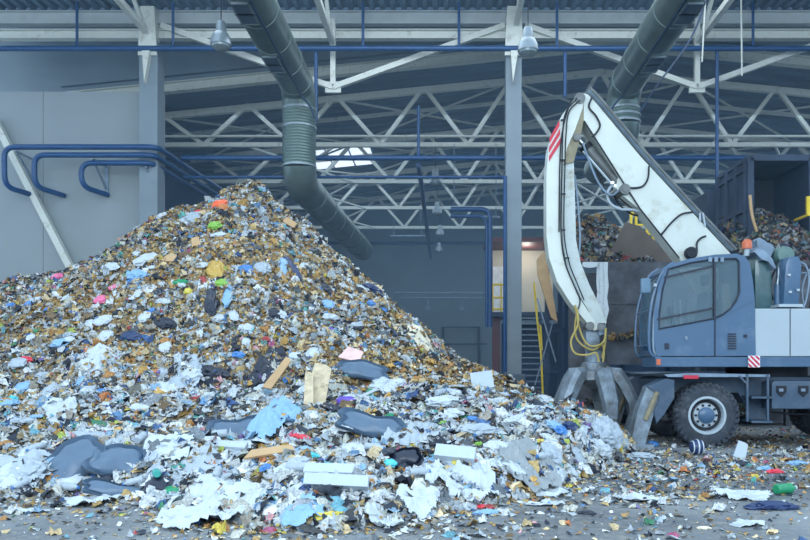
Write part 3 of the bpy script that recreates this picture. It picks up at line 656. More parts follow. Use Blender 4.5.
# litter on the floor
def ground_litter():
    ch = []
    def tf(x): return np.interp(x, TX, TY)
    n = 70000; y = rng.uniform(5.5, 17, n) ** 1; x = rng.uniform(-5.5, 9.5, n); px = VX + x * F / y; py = VY + EYE * F / y
    h = hgt(x, y); d = tf(x) - y
    patch = vnoise(x, y, .8, 31); p2 = vnoise(x, y, 2.2, 32)
    right = np.clip((x - 1) / 1.5, 0, 1)
    p = np.where(x < 3.2, np.exp(-np.clip(d, 0, 5) / .55), 0) * .8 + .10 * (p2 > .45)
    band = np.exp(-((py - 466) / 13) ** 2) * (px > 560) * (patch > .3) + np.exp(-((py - 500) / 14) ** 2) * (px > 590) * (px < 790) * (patch > .45) * .55 + np.exp(-((py - 466) / 14) ** 2) * (px > 735) * .8
    p = p + .10 * (px > 0) + band * (.35 + .9 * (p2 > .45)); ok = (rng.random(n) < p) & (h < .03) & (px > -20) & (px < 840)
    x, y, py = x[ok], y[ok], py[ok]; n = len(x); s = np.exp(rng.normal(-3.75, .45, n)).clip(.008, .075); z = s * .25
    N = np.tile([0, 0, 1.], (n, 1)); V, T, k = flakes(np.stack([x, y, z], 1), N, s, .25)
    V[:, 2] = np.maximum(V[:, 2], .002)
    c = colours(n, np.tile([1.0, .7, .5, .3, .12, .08], (n, 1))); ch.append((V, T, c[k]))
    m = 330; i = rng.integers(0, n, m); s = np.exp(rng.normal(-3.0, .3, m)).clip(.03, .085)
    V, T, k = crumples(np.stack([x[i] + .05, y[i], s * .3], 1), np.tile([0, 0, 1.], (m, 1)), s); V[:, 2] = np.maximum(V[:, 2], .001)
    c = colours(m, np.tile([.5, 1., .4, .3, .3, .4], (m, 1))); ch.append((V, T, c[k]))
    raw_object('ground_litter', ch, M_LIT, 'fine scattered scraps and crumbs strewn over the concrete floor', 'litter')
ground_litter()
# bunker trash piles
def pile(label, fz, x0, x1, y0, y1, n, wts, smul=1):
    X, Y = np.meshgrid(np.linspace(x0, x1, 50), np.linspace(y0, y1, 40)); Z = fz(X, Y); V = np.stack([X, Y, Z], -1).reshape(-1, 3); nx = 50
    i, j = np.meshgrid(np.arange(49), np.arange(39)); q = (j * nx + i).ravel(); T = np.concatenate([np.stack([q, q + 1, q + nx + 1], 1), np.stack([q, q + nx + 1, q + nx], 1)])
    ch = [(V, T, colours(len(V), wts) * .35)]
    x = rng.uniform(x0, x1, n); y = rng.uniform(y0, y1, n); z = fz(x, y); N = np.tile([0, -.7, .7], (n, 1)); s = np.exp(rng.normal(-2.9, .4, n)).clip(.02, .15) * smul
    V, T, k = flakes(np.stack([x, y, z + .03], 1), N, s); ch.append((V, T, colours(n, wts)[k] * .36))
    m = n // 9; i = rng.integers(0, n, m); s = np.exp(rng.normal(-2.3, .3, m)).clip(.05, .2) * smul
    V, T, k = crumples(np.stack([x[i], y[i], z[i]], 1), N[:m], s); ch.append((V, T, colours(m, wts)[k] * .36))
    raw_object('trash_pile', ch, M_LIT, label, 'trash pile')
WB = np.array([.7, .45, .5, 1.1, .15, .3])
def f1(X, Y):
    top = np.interp(X, [3.0, 3.5, 4.2, 4.6, 5.2, 5.8], [4.6, 5.25, 5.2, 4.9, 4.3, 3.7]); t = np.clip((Y - 18.0) / 1.7, 0, 1)
    return 3.75 + (top - 3.75) * t + (vnoise(X, Y, 2.4, 5) - .5) * .35
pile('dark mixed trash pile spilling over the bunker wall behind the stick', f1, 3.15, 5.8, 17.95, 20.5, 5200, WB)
def f2(X, Y):
    top = np.interp(X, [7.9, 8.4, 9.2, 9.7, 10.2], [5.2, 5.7, 5.6, 5.2, 4.2]); t = np.clip((Y - 18.1) / 2.6, 0, 1)
    return 3.9 + (top - 3.9) * t + (vnoise(X, Y, 2.2, 6) - .5) * .4
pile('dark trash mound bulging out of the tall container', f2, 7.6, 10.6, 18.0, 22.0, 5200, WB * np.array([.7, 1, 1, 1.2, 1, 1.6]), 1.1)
b = MB(); b.box((9.2, 18.2, 2.0), (3.6, .3, 3.9)); tag(b.build('bunker_partition', M_RUST), 'dark steel partition holding back the trash behind the engine', 'partition')
def f3(X, Y): return 3.0 * 0 + P(0, 335, 17.5).z + .0 * X + (vnoise(X, Y, 5, 8) - .5) * .12
pile('thin ridge of straw coloured scraps caught on the bunker ledge', f3, P(610, 0, 17.5).x, P(646, 0, 17.5).x, 17.42, 17.6, 420, np.array([2, .4, .2, .2, .05, .1]), .75)
def f4(X, Y): return .55 + (vnoise(X, Y, 3, 9) - .5) * .25 - (Y < 17.9) * .2
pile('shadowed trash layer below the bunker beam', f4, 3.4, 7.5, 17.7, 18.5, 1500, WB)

# ------------------------------------------------------------------ material handler (excavator)
ex = thing('material_handler', (5.6, 14.3, 0), 'white and blue wheeled material handling excavator with raised boom and open grapple', 'excavator')
YN = 13.0
def wheel(cx, yc, s):
    c = Vector((cx, yc, .565)); n = -1 if s < 0 else 1
    ty = MB().lathe(c, [(.30, -.2), (.36, -.215), (.46, -.215), (.525, -.19), (.545, -.15), (.55, 0), (.545, .15), (.525, .19), (.46, .215), (.36, .215), (.30, .2), (.30, -.2)], 48, 'Y', False)
    o = ty.build('wheel', M_TYRE, ex, True)
    lg = MB()
    for k in range(32):
        a = 2 * PI * k / 32; q = Matrix.Rotation(-a, 3, 'Y')
        for sd in (-1, 1): lg.box(c + q @ Vector((0, sd * .11, .55)) , (.055, .19, .045), q @ Matrix.Rotation(sd * .5, 3, 'Z'))
        lg.box(c + q @ Vector((0, n * .2, .52)), (.055, .04, .07), q)
    lg.build('tread', M_TYRE, o)
    f = n * .2
    pr = [(.335, f * 1.02), (.33, f * 1.1), (.295, f * 1.1), (.28, f * .9), (.275, f * .45), (.215, f * .4), (.21, f * .7), (.15, f * .75), (.10, f * .8)]
    rm = MB().lathe(c, pr, 36, 'Y', False).build('rim', M_BODYW, o, True)
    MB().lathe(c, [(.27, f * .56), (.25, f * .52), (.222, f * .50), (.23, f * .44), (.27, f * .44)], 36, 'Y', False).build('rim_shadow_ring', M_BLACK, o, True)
    MB().lathe(c, [(.145, f * .7), (.14, f * .95), (.10, f * 1.1), (.03, f * 1.12)], 24, 'Y').build('hub', M_CAB, o, True)
    for k in range(10):
        a = 2 * PI * k / 10; MB().lathe(c + Vector((.18 * math.cos(a), 0, .18 * math.sin(a))), [(.022, f * .7), (.022, f * .88), (.005, f * .88)], 6, 'Y').build('bolt', M_BLACK, o)
X1w = P(707, 0, 13).x
for xx in (X1w, X1w + 3.1):
    wheel(xx, 13.2, -1); wheel(xx, 15.3, 1)
    MB().tube((xx, 13.3, .565), (xx, 15.2, .565), .11, 12).build('axle', M_BLACK, ex)
def ppN(l, D=13.0): return pp(l, D)
b = MB(); b.prism(ppN([(662, 380), (668, 377), (905, 377), (905, 404), (745, 404), (738, 392), (675, 392), (664, 396)], 13.5), 13.5, 15.1, .01); b.build('chassis', M_CHAS, ex)
b = MB(); b.prism(ppN([(664, 374.5), (690, 373), (770, 374.5), (770, 377), (668, 377)]), 13.0, 15.5); b.build('fender', M_GREY, ex)
MB().box(P(691, 377, 12.98), (.25, .03, .06)).build('reflector', M_RED, ex)
# stabiliser in front of the wheel
for y0, y1 in ((13.02, 13.4), (15.1, 15.48)):
    st = MB().prism(ppN([(648, 387), (666, 378.5), (675, 380), (675, 398), (664, 415), (657, 424), (654, 412), (660, 399), (657, 392)]), y0, y1, .012).build('stabiliser', M_CHAS, ex)
    MB().prism(ppN([(639, 410), (648, 387), (658, 392), (660, 400), (655, 414), (646, 446), (631, 446), (635, 428)]), y0 + .04, y1 - .04, .012).build('stabiliser_leg', M_STEEL, st)
    MB().tube(P(658, 392, 13.0) + Vector((0, y0 - 12.98, 0)), P(646, 420, 13) + Vector((0, y0 - 12.98, 0)), .045, 12).build('stabiliser_cylinder', M_TAN, st)
    MB().box(P(642, 446.5, 13.0) + Vector((0, y0 + .19 - 13, 0)), (.42, .42, .06)).build('foot_plate', M_STEEL, st)
# step box
b = MB()
for x in (747, 767.5): b.beam(P(x, 374, 13.0), P(x, 421.5, 13.0), .035, .05); b.beam(P(x, 374, 13.45), P(x, 421, 13.45), .035, .05)
for y in (397, 421): b.box(P(757, y, 13.2), (.37, .45, .035))
b.beam(P(739, 376, 13.0), P(748, 385, 13.0), .04, .03)
b.box(P(757, 400, 13.45), (.37, .03, .8)); b.build('step', M_CHAS, ex)
tb = MB().prism(ppN([(772, 383), (775, 381), (880, 381), (880, 409), (772, 409)]), 13.0, 13.5, .015).build('tool_box', M_CHAS, ex)
for x in (781, 803): MB().prism([(P(x, 0, 13).x + a * .1, P(0, 391, 13).z + c * .1) for a, c in ((-.8, .9), (.8, .9), (.8, -.2), (0, -1), (-.8, -.2))], 12.965, 13.0).build('latch', M_BLACK, tb); 
for x in (781, 803): MB().box(P(x, 390, 12.955), (.07, .03, .05)).build('latch_pin', M_GREY, tb)
MB().path(smooth_path([P(768, 412, 13.3), P(800, 414, 13.3), P(850, 411, 13.3)]), .02, 6).build('hose', M_BLACK, ex)
MB().lathe((X1w + 1.55, 14.25, 0), [(.72, 1.18), (.72, 1.44), (.5, 1.44)], 40).build('turntable', M_BLACK, ex, True)
MB().prism(ppN([(655, 357), (905, 357), (905, 367), (656, 367)]), 13.0, 13.9, .012).build('deck_beam', M_CAB, ex)
MB().prism(ppN([(720, 357), (905, 357), (905, 367), (720, 367)]), 13.9, 15.5, .012).build('deck_beam', M_CAB, ex)
MB().box(P(658.5, 362, 12.985), (.07, .02, .1)).build('reflector', M_ORANGE, ex)
sg = MB().box(P(754, 361.5, 12.975), (.20, .02, .20)).build('warning_sign', mat('sign_white', (232, 232, 236), .4, var=.02), ex)
c0 = P(754, 361.5, 12.96); hs = .095
for k in (-.14, -.05, .04, .13):   # diagonal red bars clipped to the plate
    pts = []
    def clip(v): return max(-hs, min(hs, v))
    lo, hi = k - .022, k + .022   # band lo < x+z < hi
    poly = []
    for (x, z) in ((-hs, lo + hs), (-hs, hi + hs), (hi + hs, -hs), (lo + hs, -hs)):
        if z > hs: x += z - hs; z = hs
        if x > hs: z += x - hs; x = hs
        x = clip(x); z = clip(z); poly.append((c0.x + x, c0.z + z))
    MB().prism(poly, 12.955, 12.965).build('stripe', M_RED, sg)
# pale body panels
for x0, x1 in ((755.5, 790.5), (791.5, 905)):
    MB().prism(ppN([(x0, 308.5), (x1, 308.5), (x1, 356.5), (x0, 356.5)]), 13.02, 15.48, .015).build('body_panel', M_BODYW, ex)
MB().box(P(782, 307, 13.4), (.42, .7, .05)).build('top_plate', M_BODYW, ex)
MB().prism(ppN([(755, 309), (755, 262), (757, 257), (763, 257), (769, 264), (772, 274), (773, 309)], 13.4), 13.4, 15.2, .03).build('engine_cover', mat('dark_green_cover', (62, 92, 96), .25, var=.15, coat=.5), ex, True)
MB().prism(ppN([(756, 262), (755, 257), (748, 254), (752, 250), (760, 252), (768, 260), (772, 270), (768, 270), (764, 262)], 13.5), 13.3, 13.8, .02).build('engine_hood', M_GREY, ex, True)
b = MB(); b.tube(P(747, 256, 13.5), P(747, 249, 13.5), .05, 12); b.build('beacon_base', M_BODYW, ex)
MB().lathe(P(747, 249, 13.5), [(.085, 0), (.09, .06), (.085, .13), (.05, .17), (.01, .18)], 20).build('beacon', M_ORANGE, ex, True)
MB().lathe(P(779, 257, 13.9), [(.02, -.32), (.15, -.3), (.17, -.2), (.17, .25), (.14, .3)], 24, 'Y').build('air_filter', mat('filter_green', (96, 124, 120), .5, var=.15), ex, True)
MB().prism(ppN([(783, 308), (786, 264), (789, 257), (799, 256), (802, 265), (799, 308)], 13.2), 13.2, 13.6, .025).build('upright_cover', M_CAB, ex, True)
for x, z in ((789, 275), (790, 292), (798, 290)): MB().box(P(x, z, 13.17), (.05, .04, .04)).build('cover_bolt', M_BODYW, ex)
MB().tube(P(777.5, 308, 13.4), P(777.5, 285, 13.4), .06, 14).build('cylinder', M_CAB, ex, True)
MB().tube(P(777.5, 285, 13.4), P(779, 268, 13.5), .025, 10).build('cylinder_rod', M_CHROME, ex, True)
for k, l in enumerate(([(800, 262), (806, 266), (809, 280), (806, 300), (803, 308)], [(797, 256), (804, 252), (811, 262), (813, 285), (810, 308)], [(788, 258), (783, 262), (781, 275), (783, 292)], [(801, 273), (808, 273), (816, 274)], [(773, 300), (770, 285), (774, 272), (777, 268)], [(766, 300), (768, 285), (773, 275)], [(804, 308), (802, 290), (806, 275), (812, 268)])):
    MB().path(smooth_path([P(x, y, 13.3 + .07 * k) for x, y in l]), .018, 6).build('hose', M_GREY if k in (0, 3, 6) else M_BLACK, ex)
# crumpled grey wrap on engine
MB().prism(ppN([(757, 240), (760, 237), (765, 240), (770, 245), (775, 247), (774, 252), (770, 255), (768, 262), (762, 258), (760, 252), (756, 250), (759, 246)], 13.7), 13.7, 14.0, .03).build('exhaust_cover', M_GREY, ex)

# cab
cb = MB()
out = [(657, 356), (654, 340), (654.5, 312), (658, 288), (663.5, 271.5), (671, 264), (690, 258.5), (715, 254.5), (737, 253.5), (745, 256), (750, 263), (753, 280), (755, 300), (756, 356)]
win = [(659, 329), (659.5, 312), (663, 288), (668.5, 269), (690, 263), (713, 259.3), (736, 258.5), (739, 261.5), (739.5, 292), (736, 301), (730, 309), (722, 315), (714, 318.5), (690, 323)]
for y in (13.03, 13.99):
    o = holed([ppN(out), ppN(win)], y, .045)
    if y < 13.5: cab = o.build('cab', M_CAB, ex)
    else: o.build('cab_side', M_CAB, cab)
def strip(l, w, name, m, y0=13.05, y1=13.98):
    a = [Vector((x, 0, y)) for x, y in l]; inn = []
    for i, p in enumerate(a):
        t_ = (a[min(i + 1, len(a) - 1)] - a[max(i - 1, 0)]).normalized(); inn.append((p.x - t_.z * w, p.z + t_.x * w))
    for i in range(len(l) - 1): yield [l[i], l[i + 1], inn[i + 1], inn[i]]
b = MB()
for q in strip(out[4:], 4.0, '', None): b.prism(ppN(q), 13.03, 14.0)
b.build('cab_roof', M_CAB, cab)
MB().prism(ppN([(654, 356), (756, 356), (756, 350), (654, 350)]), 13.05, 13.97).build('cab_floor', M_CHAS, cab)
G = glassy('tinted_cab_glass', (92, 122, 136), .38)
MB().prism(ppN([(654, 331), (656, 312), (660, 288), (667, 268), (690, 262), (713, 258.5), (740, 257), (740.5, 293), (731, 310), (714, 320), (690, 325)]), 13.02, 13.026).build('side_glass', G, cab)
MB().prism(ppN([(655, 345), (655, 312), (658.5, 288), (664, 272), (665, 272), (660, 288), (656.3, 312), (656.3, 345)]), 13.08, 13.95).build('windscreen', G, cab)
M_SEAL = mat('black_window_seal', (30, 40, 58), .5, var=.1)
b = MB()
b.path([(x, 13.0, z) for x, z in ppN(win)], .016, 6, closed=True); b.build('window_seal', M_SEAL, cab)
MB().beam(P(714.3, 258.5, 13.0), P(714.3, 319, 13.0), .035, .05).build('window_bar', M_SEAL, cab)
MB().beam(P(664, 277.5, 13.0), P(714, 266, 13.0), .03, .03).build('window_bar', M_SEAL, cab)
MB().beam(P(657, 319.5, 13.0), P(714, 308, 13.0), .03, .03).build('window_bar', M_SEAL, cab)
MB().beam(P(715, 319, 13.0), P(715, 356, 13.0), .012, .03).build('door_seam', M_SEAL, cab)
MB().beam(P(716, 320, 13.0), P(753, 300, 13.0), .008, .02).build('panel_crease', M_CAB, cab)
for k in range(7): MB().box(P(732, 334 + 2.4 * k, 12.995), (.14, .03, .02)).build('vent_slot', M_SEAL, cab)
MB().box(P(745.5, 336, 12.995), (.05, .03, .05)).build('lock', M_SEAL, cab)
MB().box(P(667, 346, 12.99), (.07, .04, .1), bev=.01).build('door_handle', M_SEAL, cab)
MB().box(P(686, 338, 12.995), (.05, .02, .06)).build('badge', M_GREY, cab)
# front guard bars
for k, l in enumerate(([(668, 262), (658, 270), (651, 285), (646, 303), (643.5, 325), (643.5, 347), (647, 355.5), (655, 357)], [(670, 264), (662, 272), (655, 288), (650, 306), (648, 325), (648, 350), (653, 356)])):
    for y in (13.04, 13.96) if k == 0 else (13.04,):
        MB().path(smooth_path([(x + .11, y, z) for x, z in ppN(l)], 5), .026, 8).build('guard_bar', M_CAB if k == 0 else M_GREY, cab, True)
for x, y in ((651, 310), (650, 345)): MB().tube(P(x, y, 13.0), P(x, y, 13.0) + Vector((0, .96, 0)), .014, 8).build('guard_bar', M_CAB, cab)
MB().box(P(645.5, 286, 12.95), (.17, .1, .26), bev=.03).build('mirror', mat('mirror_housing', (88, 116, 138), .4), cab)
MB().tube(P(648, 284, 12.97), P(658, 275, 13.02), .015, 6).build('mirror_arm', M_SEAL, cab)
MB().box(P(655, 285, 12.99), (.05, .04, .05)).build('marker_light', M_BODYW, cab)
# interior
b = MB(); b.box(P(703, 305, 13.5) + Vector((0, 0, -.12)), (.14, .48, .7), Matrix.Rotation(.15, 3, 'Y'), .05); b.box(P(690, 330, 13.5), (.5, .5, .14), None, .05); b.box(P(705, 280, 13.5), (.1, .26, .18), None, .04); b.box(P(692, 342, 13.5), (.3, .35, .3))
b.build('seat', mat('seat_fabric', (74, 92, 110), .8, var=.2), cab)
b = MB(); b.tube(P(668, 350, 13.5), P(673, 318, 13.5), .03); b.lathe(P(674, 317, 13.5), [(.16, 0), (.18, .02), (.16, .03)], 20); b.box(P(670, 315, 13.75), (.06, .2, .3)); b.build('control_column', M_BLACK, cab)
for x, c in ((682, M_BODYW), (689, M_GREY), (676, M_GREY)): MB().tube(P(x, 344, 13.35), P(x - 2, 300, 13.35), .018, 6).build('control_lever', c, cab)
MB().box(P(727, 300, 13.92), (.16, .05, .6)).build('rear_box', M_CREAM, cab)
# roof fittings of the cab
b = MB(); 
for x in (710, 716, 722): b.box(P(x, 259.5, 12.985), (.06, .03, .08))
b.build('roof_fitting', M_GREY, cab)

# boom, stick, cylinders
YB0, YB1 = 14.14, 14.56
def pb(l, D=YB0): return pp(l, D)
boom = MB().prism(pb([(576, 97), (580, 92), (588, 94), (597, 104), (640, 156), (690, 210), (729, 252), (765, 292), (762, 308), (715, 308), (679, 258), (640, 209), (612, 165), (592, 134), (582, 118), (577, 108)]), YB0, YB1, .02).build('boom', M_STICK, ex)
MB().prism(pb([(618, 178), (626, 176), (641, 196), (660, 226), (652, 222), (640, 209), (624, 196), (616, 188)]), YB0 + .02, YB1 - .02, .01).build('boom_bracket', M_STICK, boom)
for k, y in enumerate((14.2, 14.35, 14.5)):
    MB().path(smooth_path([P(588, 91, 14.35), P(600, 102, 14.35), P(643, 153, 14.35), P(692, 207, 14.35), P(733, 250, 14.35)], 4) if False else [Vector((v.x, y, v.z + .012 * k)) for v in smooth_path([P(588, 91, 14.35), P(600, 103, 14.35), P(643, 154, 14.35), P(692, 208, 14.35), P(733, 251, 14.35)], 4)], .032, 8).build('hydraulic_line', M_CYL if k != 1 else M_GREY, boom)
MB().path([Vector((v.x, 14.11, v.z)) for v in [P(584, 121, 14.12), P(612, 165, 14.12), P(640, 209, 14.12), P(679, 258, 14.12)]], .014, 6).build('edge_cable', M_BLACK, boom)
for l in ([(592, 97), (589, 107), (596, 116), (600, 125), (597, 132), (592, 137)], [(626, 187), (634, 188), (643, 186), (648, 178), (649, 166)], [(661, 235), (672, 222), (682, 214), (693, 212)], [(697, 252), (697, 243), (701, 238), (706, 236)]):
    MB().path(smooth_path([P(x, y, 14.1) for x, y in l]), .018, 6).build('cable', M_BLACK, boom)
MB().path([P(700, 221, 14.1), P(700, 213, 14.1), P(703, 213, 14.1), P(705, 226, 14.1)], .018, 6).build('lifting_eye', M_BODYW, boom)
MB().lathe(P(691, 253, 14.0), [(.02, -.06), (.09, -.06), (.115, -.03), (.115, .06), (.05, .08)], 20, 'Y').build('work_light', M_BLACK, boom, True)
for (x, y, r) in ((580, 98, .1), (577, 137, .07), (625, 189, .1), (601, 327, .07), (590, 326, .08)):
    MB().lathe(P(x, y, 14.08), [(.01, -.03), (r * .6, -.03), (r * .6, -.015), (r, -.015), (r, .5), (.01, .5)], 20, 'Y').build('pivot_pin', M_CYL, boom, True)
sto = [(580, 93), (574, 100), (562, 115), (553, 132), (548.5, 148), (546.5, 175), (546.5, 235), (549, 258), (557, 282), (570, 302), (583, 318), (594, 331), (600, 329), (590, 314), (577, 294), (567, 272), (562.5, 248), (561.5, 205), (562, 166), (567, 148), (575, 130), (583, 108), (584, 98)]
stick = MB().prism(pb(sto, 14.1), 14.1, 14.52, .015).build('stick', M_STICK, ex)
MB().prism(pb([(562, 163), (574, 161), (575, 200), (575.5, 240), (580, 262), (589, 284), (599, 304), (607, 322), (603, 329), (597, 328), (588, 310), (576, 290), (567, 268), (563, 245), (562, 205)], 14.16), 14.16, 14.48, .01).build('stick_box', M_STICK2, stick)
MB().prism(pb([(575, 96), (584, 96), (584, 120), (580, 140), (574, 162), (562, 165), (567, 148), (575, 130)], 14.12), 14.13, 14.5, .01).build('stick_brace', M_TAN, stick)
for (x0, y0, x1, y1) in ((549.5, 141, 559.5, 121.5), (549, 150.5, 560, 130), (549, 159, 560.5, 139)):
    MB().prism(pb([(x0, y0 - 3), (x1, y1 - 1.5), (x1, y1 + 4.5), (x0, y0 + 2.5)], 14.09), 14.085, 14.1).build('red_stripe', M_RED, stick)
for k, l in enumerate(([(577, 98), (566, 112), (563, 130), (562, 165), (561, 230), (565, 262), (574, 285), (580, 300), (577, 312)], [(580, 100), (569, 112), (566, 135), (565, 165), (564, 230), (569, 262), (577, 283), (584, 300)], [(571, 100), (563, 128), (560, 160), (559, 232)])):
    MB().path(smooth_path([P(x, y, 14.06) for x, y in l]), .013, 6).build('cable', M_BLACK, stick)
for y in (120, 160, 194, 230, 258): MB().box(P(563 if y < 240 else 567, y, 14.05), (.09, .03, .025)).build('cable_clip', M_BLACK, stick)
MB().path(smooth_path([P(575, 175, 14.3), P(578, 205, 14.3), P(580, 240, 14.3), P(577, 275, 14.3)]), .02, 6).build('hose', M_GREY, ex)
cy = MB().tube(P(586, 147, 14.35), P(621, 186, 14.35), .105, 18).build('boom_cylinder', M_CYL, ex, True)
MB().tube(P(576, 137, 14.35), P(588, 149, 14.35), .05, 14).build('rod', M_CHROME, cy, True)
MB().tube(P(583, 151, 14.2), P(616, 189, 14.2), .025, 8).build('pressure_line', M_CHROME, cy)
MB().tube(P(584.5, 145.5, 14.35), P(588, 149.5, 14.35), .125, 18).build('gland', M_BLACK, cy, True)
for k, l in enumerate(([(583, 143), (588, 158), (598, 182), (610, 195), (620, 190)], [(612, 185), (607.5, 193), (610, 203), (620, 209), (634, 210), (650, 215)], [(590, 152), (597, 170), (604, 186)], [(615, 185), (622, 200), (638, 211)], [(612, 188), (618, 203), (634, 215), (648, 213)])):
    MB().path(smooth_path([P(x, y, 14.15 + k * .08) for x, y in l]), (.02, .026, .018, .018, .018)[k], 8).build('hose', M_BODYW if k == 1 else (M_GREY if k == 0 else M_BLACK), ex, True)
for k in range(4): MB().box(P(612 + 3.5 * k, 183 + (k % 2) * 3, 14.2), (.07, .07, .05)).build('valve_block', M_CHROME, ex)
# grapple
gx, gy = P(594, 0, 14.35).x, 14.35
MB().prism(pb([(586, 322), (598, 322), (600, 340), (598, 352), (588, 352), (586, 338)], 14.2), 14.2, 14.5, .02).build('grapple_link', M_STEEL, ex, True)
MB().prism(pb([(597, 322), (606, 322), (606, 334), (599, 336)], 14.16), 14.16, 14.5, .02).build('link_pin_block', M_GREY, ex, True)
gr = MB().lathe((gx, gy, 0), [(.02, 1.72), (.14, 1.71), (.17, 1.66), (.17, 1.5), (.23, 1.48), (.23, 1.36), (.32, 1.32), (.33, 1.16), (.22, 1.08), (.1, 1.0), (.02, .98)], 24).build('grapple', M_STEEL, ex, True)
for k in range(5):
    a = math.radians(188 + 72 * k + 24); d = Vector((math.cos(a), math.sin(a), 0)); n = Vector((-d.y, d.x, 0))
    prof = [(.22, 1.30, .22, .10), (.44, 1.27, .30, .13), (.56, 1.10, .30, .12), (.74, .74, .27, .11), (.75, .48, .23, .09), (.66, .24, .17, .07), (.50, .06, .09, .05), (.40, .0, .03, .02)]
    bb = MB(); rings = []
    for i, (r, z, w_, h_) in enumerate(prof):
        q0 = prof[max(i - 1, 0)]; q1 = prof[min(i + 1, len(prof) - 1)]; tr, tz = q1[0] - q0[0], q1[1] - q0[1]; L_ = math.hypot(tr, tz); nr, nz_ = -tz / L_, tr / L_
        c = Vector((gx, gy, z)) + d * r
        nn = d * nr + Vector((0, 0, nz_))
        rings.append([bb.bm.verts.new(c + n * (sx * w_ / 2) + nn * (sz * h_)) for sx, sz in ((-1, -1), (1, -1), (1, .3), (.55, 1), (-.55, 1), (-1, .3))])
    for A, B in zip(rings, rings[1:]):
        for j in range(6): bb.bm.faces.new((A[j], A[(j + 1) % 6], B[(j + 1) % 6], B[j]))
    bb.bm.faces.new(rings[0][::-1]); bb.bm.faces.new(rings[-1]); bb.build('tine', M_STEEL, gr)
    c = Vector((gx, gy, 0)); MB().tube(c + d * .2 + Vector((0, 0, 1.42)), c + d * .5 + Vector((0, 0, 1.2)), .05, 12).build('tine_cylinder', M_CYL, gr, True)
for k, l in enumerate(([(577, 308), (578, 324), (571, 341), (575, 353), (587, 355), (596, 353), (599, 362)], [(575, 305), (580, 330), (587, 344), (596, 346), (604, 341), (606, 328)], [(577, 312), (575, 330), (579, 342), (592, 350), (602, 345), (604, 352), (603, 362)], [(606, 330), (605, 345), (602, 358)])):
    MB().path(smooth_path([P(x, y, 14.0 + k * .06) for x, y in l]), .019, 8).build('hose', M_YHOSE, ex, True)

# ------------------------------------------------------------------ individual pieces on the heap and floor
def ridged(v, s, seed):
    from mathutils import noise
    o = Vector((seed * 13.7, seed * 5.1, seed * 3.3)); return 1 - abs(noise.noise((v + o) * s)) * 2
def plastic(name, rgb, rough=.35, var=.08): return mat('plastic_' + name, rgb, rough, var=var, scale=7, bump=.15)
PC = {k: plastic(k, c) for k, c in {'white': (186, 196, 203), 'pale': (164, 176, 186), 'blue': (70, 124, 186), 'light_blue': (132, 172, 206), 'black': (34, 42, 58), 'slate': (84, 106, 128), 'purple': (100, 74, 180), 'green': (30, 140, 96), 'lime': (128, 178, 72), 'red': (214, 60, 76), 'yellow': (206, 190, 84), 'cyan': (80, 196, 206), 'pink': (224, 110, 150), 'orange': (236, 100, 52), 'navy': (36, 56, 96), 'teal': (60, 160, 150), 'cream': (222, 214, 190), 'grey': (140, 148, 152), 'straw': (190, 156, 76)}.items()}
BAGM = {}
def bag_mesh(seed, sub=4, amp=.35):
    k = (seed, sub)
    if k in BAGM: return BAGM[k]
    bm = bmesh.new(); bmesh.ops.create_icosphere(bm, subdivisions=sub, radius=1)
    for v in bm.verts:
        n = v.co.copy(); d = 1 + amp * (ridged(n, 1.3, seed) - .5) * .9 + amp * (ridged(n, 3.1, seed + 9) - .5) * .5 + amp * .22 * (ridged(n, 7, seed + 4) - .5)
        p = n * max(d, .35); p.x *= 1.15; p.z = p.z * .62 if p.z > 0 else p.z * .35; v.co = p
    me = bpy.data.meshes.new('plastic_bag'); bm.to_mesh(me); bm.free(); BAGM[k] = me; return me
def settle(o, p, sx, sy, sz, rz, tilt=True):
    n = Vector(nrm(np.array([p.x]), np.array([p.y]))[0]) if tilt and p.z > .05 else Vector((0, 0, 1))
    q = n.to_track_quat('Z', 'Y').to_matrix() @ Matrix.Rotation(rz, 3, 'Z')
    o.rotation_euler = q.to_euler(); o.scale = (sx, sy, sz); o.location = p + n * sz * .18
def bag(px, py, wpx, hpx, colr, label, cat='plastic bag', rz=None, name='plastic_bag', group=None, seed=None, sub=4, p=None):
    if p is None: p = hit(px, py)
    s = p.y / F; me = bag_mesh(random.randint(1, 6) if seed is None else seed, sub).copy() if False else bag_mesh(random.randint(1, 6) if seed is None else seed, sub)
    o = bpy.data.objects.new(name, me.copy()); o.data.materials.append(PC[colr]); COL.objects.link(o)
    settle(o, p, wpx * s / 2 * .95, hpx * s / 2 * 1.05, min(wpx, hpx) * s / 2 * 1.1, random.uniform(-.4, .4) if rz is None else rz)
    return tag(o, label, cat, group)
